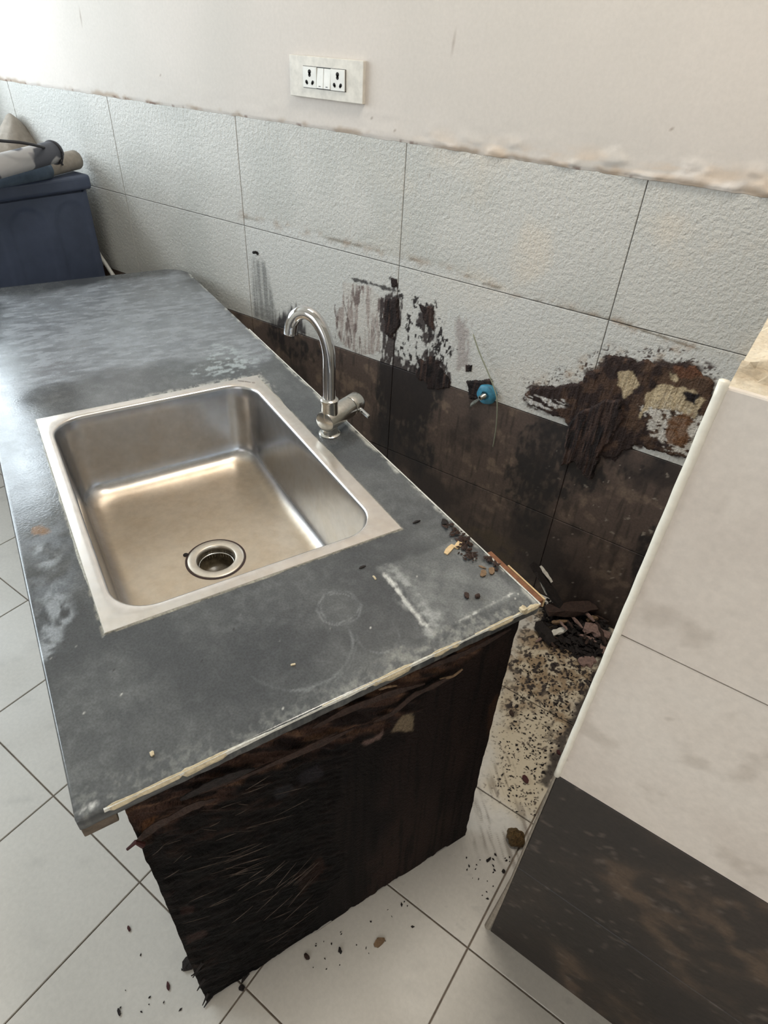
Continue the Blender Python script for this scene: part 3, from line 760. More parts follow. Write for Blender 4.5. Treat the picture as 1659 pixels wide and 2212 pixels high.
def counter_slab():
    ins = .004
    av = np.unique(np.round(np.concatenate([np.arange(ins, LA-ins, .0028), [LA-ins, HA0, HA1]]), 5))
    bv = np.unique(np.round(np.concatenate([np.arange(ins, .30, .0028), np.arange(.30, LB-ins, .006), [LB-ins, HB0, HB1]]), 5))
    A, B = np.meshgrid(av, bv, indexing='ij'); n, m = A.shape
    ac, bc = (av[:-1]+av[1:])/2, (bv[:-1]+bv[1:])/2
    AC, BC = np.meshgrid(ac, bc, indexing='ij')
    keep = ~((AC > HA0) & (AC < HA1) & (BC > HB0) & (BC < HB1))
    # square corner -> round corner
    R = CR-ins; u = np.clip((A-(LA-ins-R))/R, 0, 1); v = np.clip((B-(LB-ins-R))/R, 0, 1)
    both = (u > 0) & (v > 0)
    A2 = np.where(both, LA-ins-R+R*u*np.sqrt(1-v*v/2), A); B2 = np.where(both, LB-ins-R+R*v*np.sqrt(1-u*u/2), B)
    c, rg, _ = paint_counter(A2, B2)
    V = G(A2, B2, ZC).reshape(-1, 3); AB = np.stack([A2, B2], -1).reshape(-1, 2)
    Q = gridquads(n, m, keep)
    used = np.unique(Q); mp = np.full(len(V), -1); mp[used] = np.arange(len(used))
    V, AB, Q = V[used], AB[used], mp[Q]
    c4 = np.concatenate([c, rg[..., None]], -1).reshape(-1, 4)[used]
    VV, QQ, CC, base = [V], [Q], [c4], len(V)
    loops = sorted(boundary(Q), key=len, reverse=True)
    bottoms = []
    for li, L in enumerate(loops):
        L = np.array(L); P = AB[L]; k = len(L)
        T = np.roll(P, -1, 0)-np.roll(P, 1, 0); Nn = np.stack([T[:, 1], -T[:, 0]], -1); Nn /= np.linalg.norm(Nn, axis=1)[:, None]+1e-12
        prev = L; i = np.arange(k); j = (i+1) % k
        ragged = .0022*(fbm(P[:, 0]*60, P[:, 1]*60, 3, 360)-.4)*(P[:, 1] < .02)
        dark = c4[L].copy(); dark[:, :3] = dark[:, :3]*.45+lin((44, 46, 48))*.55; dark[:, 3] = .3
        for off, dz in ((.0022, -.0006), (.004, -.003), (.004, -TS+.001), (.003, -TS)):
            o = off if li == 0 else 0
            Pn = P+Nn*(o+ragged[:, None]*(off > .003)*(li == 0))
            VV.append(G(Pn[:, 0], Pn[:, 1], ZC+dz)); CC.append(c4[L] if dz > -.002 else dark)
            cur = base+i; QQ.append(np.stack([prev[j], prev[i], cur[i], cur[j]], -1)); prev = cur; base += k
        bottoms.append(prev)
    return mesh_np('slab', np.concatenate(VV), np.concatenate(QQ), True, np.concatenate(CC))
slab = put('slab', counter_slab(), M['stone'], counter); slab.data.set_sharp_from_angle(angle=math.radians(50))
def gbox(mb, a0, a1, b0, b1, z0, z1): return mb.box(a0, a1, b0, b1, z0, z1, lambda V: G(V[:, 0], V[:, 1], V[:, 2]))
M['batten'] = plain('damp_grey_batten', (96, 84, 72), .85, var=.35, scale=60, bmp=.5)
o = put('front_batten', gbox(MB(), .0015, .040, .001, LB-.1, ZC-TS-.018, ZC-TS-.0005).mesh('batten'), M['batten'], counter); bevel(o, .0015)
o = put('underlay_board', gbox(MB(), .06, LA-.02, HB1+.02, LB-.12, ZC-TS-.018, ZC-TS-.0005).mesh('underlay'), M['dark_wood'], counter)
# strip of reddish wood sticking out under the rear corner
P0, P1 = cab(1094, 1236, .676), cab(1172, 1300, .676)
mb = MB(); gbox(mb, LA-.015, P1[0]-.0015, P1[1]-.002, .155, .668, .6835)
o = put('rear_strip', mb.mesh('strip'), M['orange_wood'], counter); bevel(o, .001); props(o, 'reddish wooden strip sticking out below the rear corner')
mb = MB(); gbox(mb, P1[0]-.0015, P1[0]+.0015, P1[1]-.003, .11, .667, .6848)
o = put('strip_edge', mb.mesh('strip_edge'), M['pale_wood'], counter)
# adhesive smeared over the near edge
def bead(a0, a1, h, drop, seed, n=70):
    mb = MB(); R = []
    for k in range(n):
        t = k/(n-1); a = a0+(a1-a0)*t; e = min(1, 14*t, 14*(1-t))*(.06+.94*float(sstep(.36, .56, fbm(np.array(a*30), np.array(seed*9.), 3, seed+4))))
        w = h*e*(.1+1.8*float(fbm(np.array(a*90), np.array(seed*3.), 3, seed))); dr = drop*e*(.4+1.2*float(fbm(np.array(a*45), np.array(seed*5.), 3, seed+2)))
        pts = [(.003+w*.6, ZC-.0005), (.002+w*.3, ZC+.0007*e+.0002), (-.0003, ZC+.0001), (-.0022*e-.0005, ZC-.003), (-.0024*e-.0005, ZC-.003-dr*.7), (.0005, ZC-.0035-dr)]
        R.append(np.array([G(a, b, z) for b, z in pts]))
    mb.rings(R, True); return mb.mesh('bead')
A = lambda x, y: cab(x, y)[0]
for a0, a1, h, dr, s in ((A(232, 1752), A(400, 1680), .002, .0015, 3), (A(395, 1682), A(528, 1620), .003, .005, 5), (A(702, 1535), A(905, 1450), .004, .008, 7), (A(900, 1450), A(1010, 1400), .003, .003, 9), (A(1040, 1385), A(1125, 1345), .003, .003, 11), (A(1120, 1345), LA-.002, .008, .003, 13)):
    put('adhesive_bead', bead(a0, a1, h, dr, s), M['putty'], counter)
mb = MB(); R = []
for k in range(120):
    a = .03+(LA-.05)*k/119; w = .0016*max(0., float(fbm(np.array(a*50), np.array(3.), 4, 19))-.25)*2
    R.append(np.array([G(a, b, z) for b, z in ((.0005+w*1.6, ZC+.0001), (-.0001, ZC+.0005), (-.0012-.3*w, ZC-.0015-w), (.0015, ZC-.0015))]))
put('near_crust', mb.rings(R, True).mesh('crust'), M['limewash'], counter)
# lime crust along the rear arris
mb = MB(); R = []
for k in range(160):
    b = .0+1.25*k/159; w = .0022*(.25+1.3*float(fbm(np.array(b*40), np.array(2.), 4, 17)))
    R.append(np.array([G(a, b, z) for a, z in ((LA-w, ZC+.0002), (LA+.0002, ZC+.0009), (LA+.0012, ZC-.002-w), (LA-.0006, ZC-.003))]))
put('rear_crust', mb.rings(R, True).mesh('crust'), M['limewash'], counter)

# ---------------------------------------------------------------- support panels below
panel = thing('cabinet_end_panel', 'rotten dark plywood end panel holding up the near end of the worktop', 'panel', tuple(G(.35, -.01, 0)))
Z1P = ZC-TS-.0008
def b_plane(z): return -.020+.036*np.clip(z/Z1P, 0, 1)
P_SMOOTH = PP((1160, 1330), (1090, 1400), (1030, 1440), (960, 1500), (930, 1560), (845, 1600), (780, 1640), (745, 1760), (730, 1900), (640, 2050), (1020, 1830))
P_TORN = PP((250, 1740), (1170, 1320), (1100, 1395), (1005, 1470), (930, 1500), (880, 1540), (860, 1590), (720, 1650), (560, 1700), (460, 1780), (330, 1850), (290, 1810))
P_BLACK = PP((700, 1640), (850, 1620), (830, 1800), (760, 1960), (600, 2080), (450, 2180), (360, 1960), (520, 1880), (620, 1780))
def paint_panel(a, z):
    gr = fbm(a*190, z*9, 4, 400); sl = fbm((a*.9-z*.45)*34, (z*.9+a*.45)*130, 4, 401)
    c = np.broadcast_to(lin((30, 21, 19)), a.shape+(3,)).copy()
    c = mix(c, lin((78, 56, 47)), .8*sstep(.52, .72, sl))
    c = mix(c, lin((14, 10, 10)), .85*sstep(.5, .32, fbm(a*13, z*13, 4, 402)))
    ms = pmask(a, z, P_SMOOTH, .012, .03, 22, s=403)
    cs = np.broadcast_to(lin((38, 27, 25)), a.shape+(3,)).copy()
    cs = mix(cs, lin((56, 41, 35)), .8*sstep(.4, .7, fbm(a*9, z*5, 4, 404)))
    cs = mix(cs, lin((18, 13, 13)), .7*sstep(.55, .7, gr))
    c = c*(1-ms[..., None])+cs*ms[..., None]
    mt = pmask(a, z, P_TORN, .008, .02, 30, s=405)
    ct = np.broadcast_to(lin((60, 43, 36)), a.shape+(3,)).copy()
    ct = mix(ct, lin((90, 66, 50)), .8*sstep(.5, .68, fbm((a-z*.3)*26, (z+a*.55)*150, 4, 406)))
    ct = mix(ct, lin((18, 12, 12)), .9*sstep(.52, .38, fbm((a-z*.3)*18, (z+a*.5)*80, 4, 407)))
    c = c*(1-mt[..., None])+ct*mt[..., None]
    c = mix(c, lin((12, 9, 10)), .75*pmask(a, z, P_BLACK, .03, .06, 14, s=408)*(1-mt))
    for k, (P, col, f) in enumerate(((PP((862, 1600), (884, 1568), (908, 1562), (905, 1598)), (150, 132, 108), .85*1.0), (PP((800, 1628), (840, 1604), (838, 1618), (806, 1632)), (132, 108, 100), .8),
                                     (PP((606, 1728), (640, 1715), (650, 1730), (612, 1752)), (70, 68, 72), .8), (PP((650, 1705), (700, 1680), (715, 1700), (660, 1725)), (58, 54, 60), .8),
                                     (PP((405, 2030), (450, 2012), (452, 2024), (408, 2048)), (104, 80, 74), .8), (PP((395, 1975), (425, 1968), (420, 1985), (398, 1988)), (84, 56, 50), .7),
                                     (PP((318, 1822), (352, 1808), (345, 1830), (322, 1834)), (126, 86, 58), .8), (PP((640, 1900), (700, 1860), (710, 1880), (650, 1940)), (66, 44, 36), .7), (PP((1090, 1510), (1075, 1580), (1060, 1600), (1068, 1540)), (74, 50, 36), .8))):
        c = mix(c, lin(col), f*pmask(a, z, P, .003, .006, 90, s=410+k))
    c = mix(c, lin((74, 52, 38)), .6*sstep(.1, .0, sstep(.012, 0, .67-a))*0)
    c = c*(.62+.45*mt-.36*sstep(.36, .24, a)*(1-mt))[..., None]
    h = .0012*(gr-.5)*ms + (1-ms)*(.006*(sl-.5)+.010*(fbm(a*17, z*17, 4, 430)-.5)) + mt*(.012*(fbm((a-z*.3)*20, (z+a*.55)*90, 4, 431)-.5)-.004)
    h = h-.006*mt*sstep(Z1P-.05, Z1P, z)
    return c, np.full(a.shape, .72)+.15*gr, h
def panel_mesh():
    step = .003; n, m = int(.640/step), int(Z1P/step)
    U, Wv = np.meshgrid(np.linspace(0, 1, n), np.linspace(0, 1, m), indexing='ij')
    Zz = Wv*Z1P
    al = .050+.004*(fbm(Zz*30, 0*Zz, 4, 440)-.5)-.002*Wv+.010*np.exp(-((Zz-.60)/.03)**2)*0
    ar = .643+.030*Wv**1.5+.006*(fbm(Zz*45, 0*Zz, 4, 441)-.5)
    Aa = al+(ar-al)*U
    Zz = Zz+(1-sstep(0, .03, Zz))*.008*sstep(.35, .75, fbm(Aa*60, 0*Aa, 4, 442))
    c, rg, h = paint_panel(Aa, Zz)
    edge = np.minimum(np.minimum(U, 1-U)*60, np.minimum(Wv*60, 1)); h = h*np.clip(edge, 0, 1)
    V = G(Aa, b_plane(Zz)-h, Zz).reshape(-1, 3)
    Q = gridquads(n, m); idx = np.arange(n*m).reshape(n, m)
    ring = np.concatenate([idx[:-1, 0], idx[-1, :-1], idx[:0:-1, -1], idx[0, :0:-1]]); k = len(ring)
    Bk = G(Aa, b_plane(Zz)+.018, Zz).reshape(-1, 3)[ring]
    i = np.arange(k); j = (i+1) % k; b = n*m
    Q = np.concatenate([Q, np.stack([ring[j], ring[i], b+i, b+j], -1)])
    # back face as a strip fan between opposite sides
    nb = n-1; mbk = m-1
    lo = b+np.arange(n); hi = b+nb+mbk+np.arange(n)[::-1]
    hi = b+((nb+mbk+nb-np.arange(n)) % k)
    Q = np.concatenate([Q, np.stack([lo[:-1], hi[:-1], hi[1:], lo[1:]], -1)])
    c4 = np.concatenate([c, rg[..., None]], -1).reshape(-1, 4); cr = c4[ring].copy(); cr[:, :3] *= 1.3
    return mesh_np('board', np.concatenate([V, Bk]), Q, False, np.concatenate([c4, cr]))
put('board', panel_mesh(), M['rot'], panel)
def strip_on_panel(pts, w, lift, curl=0., th=.0012, seed=0):
    """a peeled ribbon of veneer following photo points on the end panel"""
    P = PP(*pts); n = 14
    t = np.linspace(0, 1, n); s = np.linspace(0, 1, len(P))
    a = np.interp(t, s, P[:, 0]); z = np.interp(t, s, P[:, 1])
    r = random.Random(seed); R = []
    for k in range(n):
        ta = np.array([a[min(k+1, n-1)]-a[max(k-1, 0)], z[min(k+1, n-1)]-z[max(k-1, 0)]]); ta /= np.linalg.norm(ta)+1e-9
        nn = np.array([-ta[1], ta[0]]); e = min(1, 4*t[k]+.15, 4*(1-t[k])+.1); ww = w*e*(.7+.6*r.random())
        L = lift*(.5+.5*math.sin(math.pi*t[k]))+curl*t[k]**2
        b0 = float(b_plane(z[k]))-.003-L
        q = []
        for sgn, db in ((1, 0), (-1, -.0015), (-1, th-.0015), (1, th)):
            q.append(G(a[k]+nn[0]*ww/2*sgn, b0+db, max(z[k]+nn[1]*ww/2*sgn, .001)))
        R.append(np.array(q))
    return MB().rings(R, True).mesh('strip')
for pts, w, lift, curl, mm, s in ((((820, 1580), (860, 1560), (905, 1520), (945, 1500), (1008, 1466)), .010, .004, .004, 'brown_wood', 1),
                                  (((690, 1600), (760, 1560), (850, 1520), (930, 1492)), .012, .003, .006, 'brown_wood', 2),
                                  (((440, 1745), (560, 1690), (680, 1640), (780, 1590)), .010, .003, .003, 'brown_wood', 3),
                                  (((500, 1720), (620, 1660), (740, 1600)), .006, .006, .003, 'brown_wood', 4),
                                  (((300, 1850), (345, 1810), (420, 1770), (480, 1750)), .012, .004, .0, 'brown_wood', 5),
                                  (((400, 1760), (470, 1720), (560, 1680)), .014, .002, .006, 'dark_wood', 6),
                                  (((930, 1470), (1000, 1440), (1060, 1410), (1120, 1375)), .012, .003, .004, 'brown_wood', 7),
                                  (((835, 1515), (850, 1505), (872, 1500)), .003, .004, .004, 'tan_wood', 9),
                                  (((965, 1486), (990, 1475), (1010, 1458)), .003, .006, .006, 'tan_wood', 10)):
    put('veneer_strip', strip_on_panel(pts, w, lift, curl, seed=s), M[mm], panel)
# loose fibres, too many to count
mb = MB(); r = random.Random(5)
FIB = ((470, 1800, 560, 1780, 9), (460, 1850, 640, 1790, 8), (430, 1900, 620, 1840, 9), (520, 1960, 640, 1880, 12), (580, 1960, 700, 1850, 10), (400, 2000, 520, 1960, 5), (350, 1890, 420, 1850, 6), (600, 2050, 760, 1940, 8), (560, 1760, 700, 1700, 5))
for x0, y0, x1, y1, cnt in FIB:
    for k in range(cnt):
        ox, oy = r.uniform(-40, 40), r.uniform(-40, 40); t0 = r.uniform(0, .4); t1 = t0+r.uniform(.25, .6)
        p = PP((x0+(x1-x0)*t0+ox, y0+(y1-y0)*t0+oy), (x0+(x1-x0)*t1+ox, y0+(y1-y0)*t1+oy+r.uniform(-12, 12)))
        if p[:, 0].min() < .056 or p[:, 0].max() > .63 or p[:, 1].min() < .01 or p[:, 1].max() > .66: continue
        md = p.mean(0)+np.array([r.uniform(-.002, .002), r.uniform(-.003, .003)])
        pts = []
        for t in np.linspace(0, 1, 6):
            q = (1-t)**2*p[0]+2*t*(1-t)*md+t*t*p[1]; pts.append(G(q[0], float(b_plane(q[1]))-.007, q[1]))
        mb.tube(pts, np.array([.0002, .0006, .0008, .0008, .0006, .0002])*r.uniform(.35, .85), 4)
put('loose_fibres', mb.mesh('fibres'), M['tan_fibre'] if 'tan_fibre' in M else plain('fibre', (84, 72, 64), .9, var=.6, scale=60), panel)['kind'] = 'stuff'
# a peg of rotten wood sticking out of the left edge
pp = PP((312, 1838), (296, 1832), (278, 1848)); 
put('splinter', MB().tube([G(p[0], -.004, p[1]) for p in pp], [.004, .003, .0018], 7).mesh('splinter'), M['red_chip'], panel)
# frayed lower left edge
mb = MB()
for x, y, dx, dy in ((438, 2140, -6, 14), (446, 2160, -8, 6), (430, 2110, -10, 12), (520, 2122, 4, 14), (530, 2118, -6, 12), (425, 2075, -14, 18), (428, 2085, -20, 4)):
    q = PP((x+10, y-4), (x+dx, y+dy)); mb.tube([G(q[0, 0], -.018, max(q[0, 1], .004)), G(q[1, 0], -.026, max(q[1, 1], .002))], [.003, .0008], 5)
put('frayed_edge', mb.mesh('fray'), M['dark_wood'], panel)['kind'] = 'stuff'
# far support panel, under the other end
far = put('cabinet_far_panel', gbox(MB(), .06, .64, LB-.30, LB-.282, 0, Z1P-.019).mesh('far_panel'), M['dark_wood'], None, tuple(G(.35, LB-.29, 0)))
props(far, 'dark plywood panel holding up the far end of the worktop', 'panel')

# ================================================================== sink
sink = thing('kitchen_sink', 'square-rimmed stainless steel sink set into the dark worktop', 'sink', tuple(G((SA0+SA1)/2, (SB0+SB1)/2, ZC)))
BA0, BA1, BB0, BB1 = .108, .566, .287, .929
DEPTH = .20
def rrect(a0, a1, b0, b1, r, n=10):
    pts = []
    for (cx, cy, s) in ((a1-r, b0+r, -90), (a1-r, b1-r, 0), (a0+r, b1-r, 90), (a0+r, b0+r, 180)):
        for k in range(n+1):
            t = math.radians(s+90*k/n); pts.append((cx+r*math.cos(t), cy+r*math.sin(t)))
    # extra points along the straights, for the stain map
    out = []
    for k in range(len(pts)):
        p, q = np.array(pts[k]), np.array(pts[(k+1) % len(pts)]); out.append(p)
        d = np.linalg.norm(q-p)
        if d > .05:
            for t in np.linspace(0, 1, 9)[1:-1]: out.append(p+(q-p)*t)
    return np.array(out)
DRA, DRB = cab(466, 1205, ZC-DEPTH)
def sink_bowl():
    rings = []
    def rr_(ins, r, z): rings.append((rrect(BA0+ins, BA1-ins, BB0+ins, BB1-ins, r), z))
    cR = .066
    base = rrect(BA0, BA1, BB0, BB1, cR)
    # flange: outer square ring
    outer = []
    for p in base:
        ca, cb = (BA0+BA1)/2, (BB0+BB1)/2
        q = p-np.array([ca, cb]); ha, hb = (SA1-SA0)/2, (SB1-SB0)/2
        hA, hB = (BA1-BA0)/2, (BB1-BB0)/2
        # push out so that arcs spread to the square corners
        s = max(abs(q[0])/hA, abs(q[1])/hB); q2 = q/s
        k = np.array([q2[0]/hA, q2[1]/hB])
        outer.append(np.array([(SA0+SA1)/2, (SB0+SB1)/2])+np.array([k[0]*ha, k[1]*hb]))
    outer = np.array(outer)
    # make sure the four corners are hit
    for ca_, cb_ in ((SA0, SB0), (SA1, SB0), (SA0, SB1), (SA1, SB1)):
        outer[np.argmin(np.hypot(outer[:, 0]-ca_, outer[:, 1]-cb_))] = (ca_, cb_)
    mid = outer*.5+base*.5
    ctr = np.array([(SA0+SA1)/2, (SB0+SB1)/2])
    L = [(outer, ZC+.0002), (ctr+(outer-ctr)*.9985, ZC+.0018), (mid, ZC+.0022), (rrect(BA0-.004, BA1+.004, BB0-.004, BB1+.004, cR+.004), ZC+.0024)]
    for ins, r, z in ((-.001, cR+.001, ZC+.0015), (.0012, cR-.001, ZC-.001), (.0025, cR-.002, ZC-.006), (.004, cR-.003, ZC-.03), (.006, cR-.004, ZC-.07), (.009, cR-.006, ZC-.11), (.012, cR-.008, ZC-.145)):
        L.append((rrect(BA0+ins, BA1-ins, BB0+ins, BB1-ins, r), z))
    fr = .042
    for t in np.radians((15, 30, 45, 60, 75, 90)):
        ins = .013+fr*(1-math.cos(t)); z = ZC-DEPTH+fr-fr*math.sin(t)+.0
        L.append((rrect(BA0+ins, BA1-ins, BB0+ins, BB1-ins, max(cR-.008-.2*fr*(1-math.cos(t)), .03)), z))
    last = L[-1][0]; c0 = np.array([DRA, DRB]); ang = np.arctan2(last[:, 1]-c0[1], last[:, 0]-c0[0])
    circ = c0+.0625*np.stack([np.cos(ang), np.sin(ang)], -1)
    for t in np.linspace(0, 1, 14)[1:]:
        e = t; L.append((last*(1-e)+circ*e, ZC-DEPTH-.003*t))
    n = len(base); V = np.concatenate([G(p[:, 0], p[:, 1], z) for p, z in L])
    AB = np.concatenate([p for p, z in L]); Zs = np.concatenate([np.full(n, z) for p, z in L])
    i = np.arange(n); j = (i+1) % n; Q = np.concatenate([np.stack([k*n+i, k*n+j, (k+1)*n+j, (k+1)*n+i], -1) for k in range(len(L)-1)])
    a, b = AB[:, 0], AB[:, 1]
    c = np.broadcast_to(lin((184, 186, 190)), (len(V), 3)).copy(); rg = np.full(len(V), .26)
    fl = Zs > ZC-.0005
    c[fl] = lin((230, 223, 217)); rg[fl] = .27
    bot = sstep(ZC-DEPTH+.02, ZC-DEPTH+.002, Zs)
    c = mix(c, lin((208, 190, 166)), bot*.85); rg = rg*(1-bot)+.42*bot
    return mesh_np('bowl', V, Q, True, np.concatenate([c, rg[:, None]], -1)), None
me, _ = sink_bowl()
M['sink_steel'] = None
def sink_mat():
    m, t, p = nt('stained_steel')
    a = N(t, 'ShaderNodeAttribute', attribute_name='col')
    n = noise_node(t, 55, 5, .6); r = ramp(t, n.outputs[0], [(.35, (.91, .91, .91)), (.65, (1.04, 1.04, 1.04))])
    n2 = noise_node(t, 16, 6, .7); r2 = ramp(t, n2.outputs[0], [(.40, (.90, .85, .78)), (.56, (1, 1, 1))])
    c = mixrgb(t, 'MULTIPLY', .5, mixrgb(t, 'MULTIPLY', .8, a.outputs['Color'], r.outputs[0]), r2.outputs[0])
    t.links.new(c, p.inputs['Base Color']); p.inputs['Metallic'].default_value = .92
    t.links.new(a.outputs['Alpha'], p.inputs['Roughness'])
    return m
M['sink_steel'] = sink_mat()
o = put('bowl', me, M['sink_steel'], sink); o.data.set_sharp_from_angle(angle=math.radians(55))
dz = ZC-DEPTH-.003
DC = G(DRA, DRB, dz)
strainer = put('drain_ring', MB().lathe(DC, EZ, [(.0595, -.0005), (.0595, .0016), (.0580, .0026), (.0425, .0026), (.0405, .0012), (.0395, -.004), (.0392, -.030)], 48, False, False).mesh('ring', True), plain('drain_steel', (214, 204, 190), .38, .9, var=.06, scale=120), sink)
put('gasket', MB().lathe(DC, EZ, [(.0640, -.002), (.0636, .0010), (.0600, .0012), (.0596, -.002)], 48, False, False).mesh('gasket', True), plain('dark_gasket', (52, 34, 30), .7, var=.3), sink)
put('drain_well', MB().lathe(DC+np.array([0, 0, -.052]), EZ, [(.033, 0), (.037, .006), (.0392, .024), (.0394, .046)], 40, True, False).mesh('well', True), plain('murky_drain', (92, 82, 66), .3, var=.5, scale=90), sink)
put('drain_cup_ring', MB().lathe(DC+np.array([0, 0, -.018]), EZ, [(.0385, 0), (.0392, .003), (.0365, .004), (.0355, .002)], 40, False, False).mesh('cupring', True), M['chrome_dull'], sink)
# rust nibble at the rim of the drain
q = cab(401, 1197, ZC-DEPTH); put('rust_spot', MB().lathe(G(q[0], q[1], dz+.001), EZ, [(.006, 0), (.005, .0012), (.001, .0018)], 10).mesh('rust'), M['dark_wood'], sink)
# maker's stamp on the flange: worn dark dashes, no longer legible
mb = MB()
q0, q1 = cab(515, 824), cab(552, 829); d = (q1-q0)/np.linalg.norm(q1-q0); nn = np.array([-d[1], d[0]])
for k, (t, w, l) in enumerate(((.08, .0022, .010), (.26, .003, .006), (.42, .0036, .004), (.54, .003, .006), (.66, .0036, .005), (.88, .0034, .007))):
    c0 = q0+(q1-q0)*t; V = [c0-d*l/2-nn*w/2, c0+d*l/2-nn*w/2, c0+d*l/2+nn*w/2, c0-d*l/2+nn*w/2]
    lo = [G(v[0], v[1], ZC+.0018) for v in V]; hi = [G(v[0], v[1], ZC+.0027) for v in V]; mb.rings([np.array(lo), np.array(hi)])
put('worn_stamp', mb.mesh('stamp'), plain('worn_ink', (128, 120, 116), .6, var=.2), sink)
# sealant round the flange
def sealant():
    mb = MB(); r = random.Random(3); pts = []
    cs = [(SA0, SB0), (SA1, SB0), (SA1, SB1), (SA0, SB1), (SA0, SB0)]
    for (p, q) in zip(cs[:-1], cs[1:]):
        for t in np.linspace(0, 1, 60)[:-1]: pts.append((np.array(p)*(1-t)+np.array(q)*t, p, q))
    R = []
    for k, (p, s, e) in enumerate(pts):
        ctr = np.array([(SA0+SA1)/2, (SB0+SB1)/2]); o = p-ctr; o = o/np.linalg.norm(o)
        w = .0012+.0035*max(0, float(fbm(np.array(k*.17), np.array(1.3), 3, 501))-.42)*3
        R.append(np.array([G(p[0]-o[0]*.0005, p[1]-o[1]*.0005, ZC+.0012), G(p[0]+o[0]*w*.5, p[1]+o[1]*w*.5, ZC+.0011), G(p[0]+o[0]*w, p[1]+o[1]*w, ZC-.0002), G(p[0]-o[0]*.0005, p[1]-o[1]*.0005, ZC-.0002)]))
    R.append(R[0])
    return mb.rings(R, True, False, False).mesh('sealant')
put('sealant_bead', sealant(), M['sealant'], sink)

# ================================================================== tap on the worktop
TA, TB = cab(712, 937)
tap = thing('swan_neck_tap', 'chrome swan-neck tap with side lever standing behind the sink', 'tap', tuple(G(TA, TB, ZC)))
T0 = G(TA, TB, ZC)
o = put('base', MB().lathe(T0, EZ, [(.024, 0), (.024, .003), (.021, .005), (.0185, .006), (.0175, .03)], 32).mesh('base'), M['chrome_dull'], tap); auto_smooth(o)
zb = ZC+.037
pa, pb_ = onz(701, 912, zb), onz(752, 879, zb)
ax = (pb_-pa)/np.linalg.norm(pb_-pa); lb = np.linalg.norm(pb_-pa)
ctr = G(TA, TB, zb); ctr = ctr+0*ax
s0 = (pa-ctr)@ax; s1 = (pb_-ctr)@ax
o = put('body', MB().lathe(ctr+ax*s0, ax, [(.020, -.001), (.0228, 0), (.0235, .0015), (.0235, s1-s0)], 36).mesh('body'), M['chrome_dull'], tap); auto_smooth(o)
o = put('body_ring', MB().lathe(ctr+ax*s1, ax, [(.0222, -.0005), (.0222, .0028)], 36).mesh('ring'), M['black'], tap)
o = put('handle', MB().lathe(ctr+ax*(s1+.0028), ax, [(.0225, 0), (.023, .001), (.023, .030), (.0215, .032)], 36).mesh('handle'), M['chrome_dull'], tap); auto_smooth(o)
hc = ctr+ax*(s1+.022); tip = onz(797, 901, zb-.012)
o = put('lever', MB().tube([hc+(tip-hc)*t for t in (0, .5, .97, 1)], [.005, .0047, .0047, .003], 14).mesh('lever'), M['chrome'], tap); auto_smooth(o)
o = put('collar', MB().lathe(T0, EZ, [(.0185, .040), (.0185, .078), (.0195, .080), (.0195, .085), (.0175, .087), (.0135, .0885)], 32).mesh('collar'), M['chrome_dull'], tap); auto_smooth(o)
rot = math.radians(-45); dv = -(EA*math.cos(rot)+EB*math.sin(rot))
K = [(0, .08), (0, .13), (0, .165), (.001, .19), (.006, .215), (.016, .240), (.031, .259), (.049, .266), (.066, .259), (.077, .243), (.081, .226), (.082, .218)]
K = np.array(K); tt = np.linspace(0, len(K)-1, 70)
def cr(K, t):
    i = min(int(t), len(K)-2); u = t-i; p = [K[max(i-1, 0)], K[i], K[i+1], K[min(i+2, len(K)-1)]]
    return .5*((2*p[1])+(-p[0]+p[2])*u+(2*p[0]-5*p[1]+4*p[2]-p[3])*u*u+(-p[0]+3*p[1]-3*p[2]+p[3])*u**3)
S = np.array([cr(K, t) for t in tt]); SP = [T0+dv*s+EZ*z for s, z in S]
o = put('spout', MB().tube(SP, .0132, 24, False).mesh('spout', True), M['chrome'], tap)
md = o.modifiers.new('wall', 'SOLIDIFY'); md.thickness = .0016; md.offset = -1
put('aerator', MB().lathe(SP[-1]+EZ*.004, EZ, [(.0114, 0), (.0114, .003)], 20).mesh('aerator'), M['black'], tap)

# ================================================================== socket plate
sx0, sz0 = -1.333, 1.265; sx1, sz1 = -1.094, 1.353
soc = thing('socket_plate', 'white electrical socket plate with two three-pin sockets and two switches on the wall', 'socket', ((sx0+sx1)/2, -.0035, sz0))
o = put('plate', MB().box(sx0, sx1, -.0125, -.0005, sz0, sz1).mesh('plate'), M['grimy_white'], soc); bevel(o, .0015)
mx0, mx1, mz0, mz1 = sx0+.048, sx0+.185, sz0+.022, sz0+.0665
o = put('module_frame', MB().box(mx0-.001, mx1+.001, -.0135, -.012, mz0-.001, mz1+.001).mesh('frame'), M['black'], soc)
def module(x0, x1, y=-.0165): return MB().box(x0+.0004, x1-.0004, y, -.0128, mz0, mz1)
def socket(x0, x1):
    s = put('socket', module(x0, x1).mesh('socket'), M['white_plastic'], soc); bevel(s, .0008)
    cx = (x0+x1)/2
    mb = MB(); mb.lathe((cx, -.0163, mz1-.0105), NW, [(.0050, 0), (.0050, .0006)], 14); mb.lathe((cx, -.0163, mz1-.0172), NW, [(.0042, 0), (.0042, .0006)], 14); mb.box(cx-.0022, cx+.0022, -.0169, -.0163, mz1-.0172, mz1-.0105)
    put('pin_hole', mb.mesh('hole'), M['hole'], s)
    for dx in (-.0105, .0105):
        mb = MB(); mb.lathe((cx+dx, -.0163, mz0+.0125), NW, [(.0040, 0), (.0040, .0006)], 14); mb.lathe((cx+dx*.82, -.0163, mz0+.0098), NW, [(.0034, 0), (.0034, .0006)], 14)
        put('pin_hole', mb.mesh('hole'), M['hole'], s)
w4 = (mx1-mx0)/6
socket(mx0, mx0+2*w4)
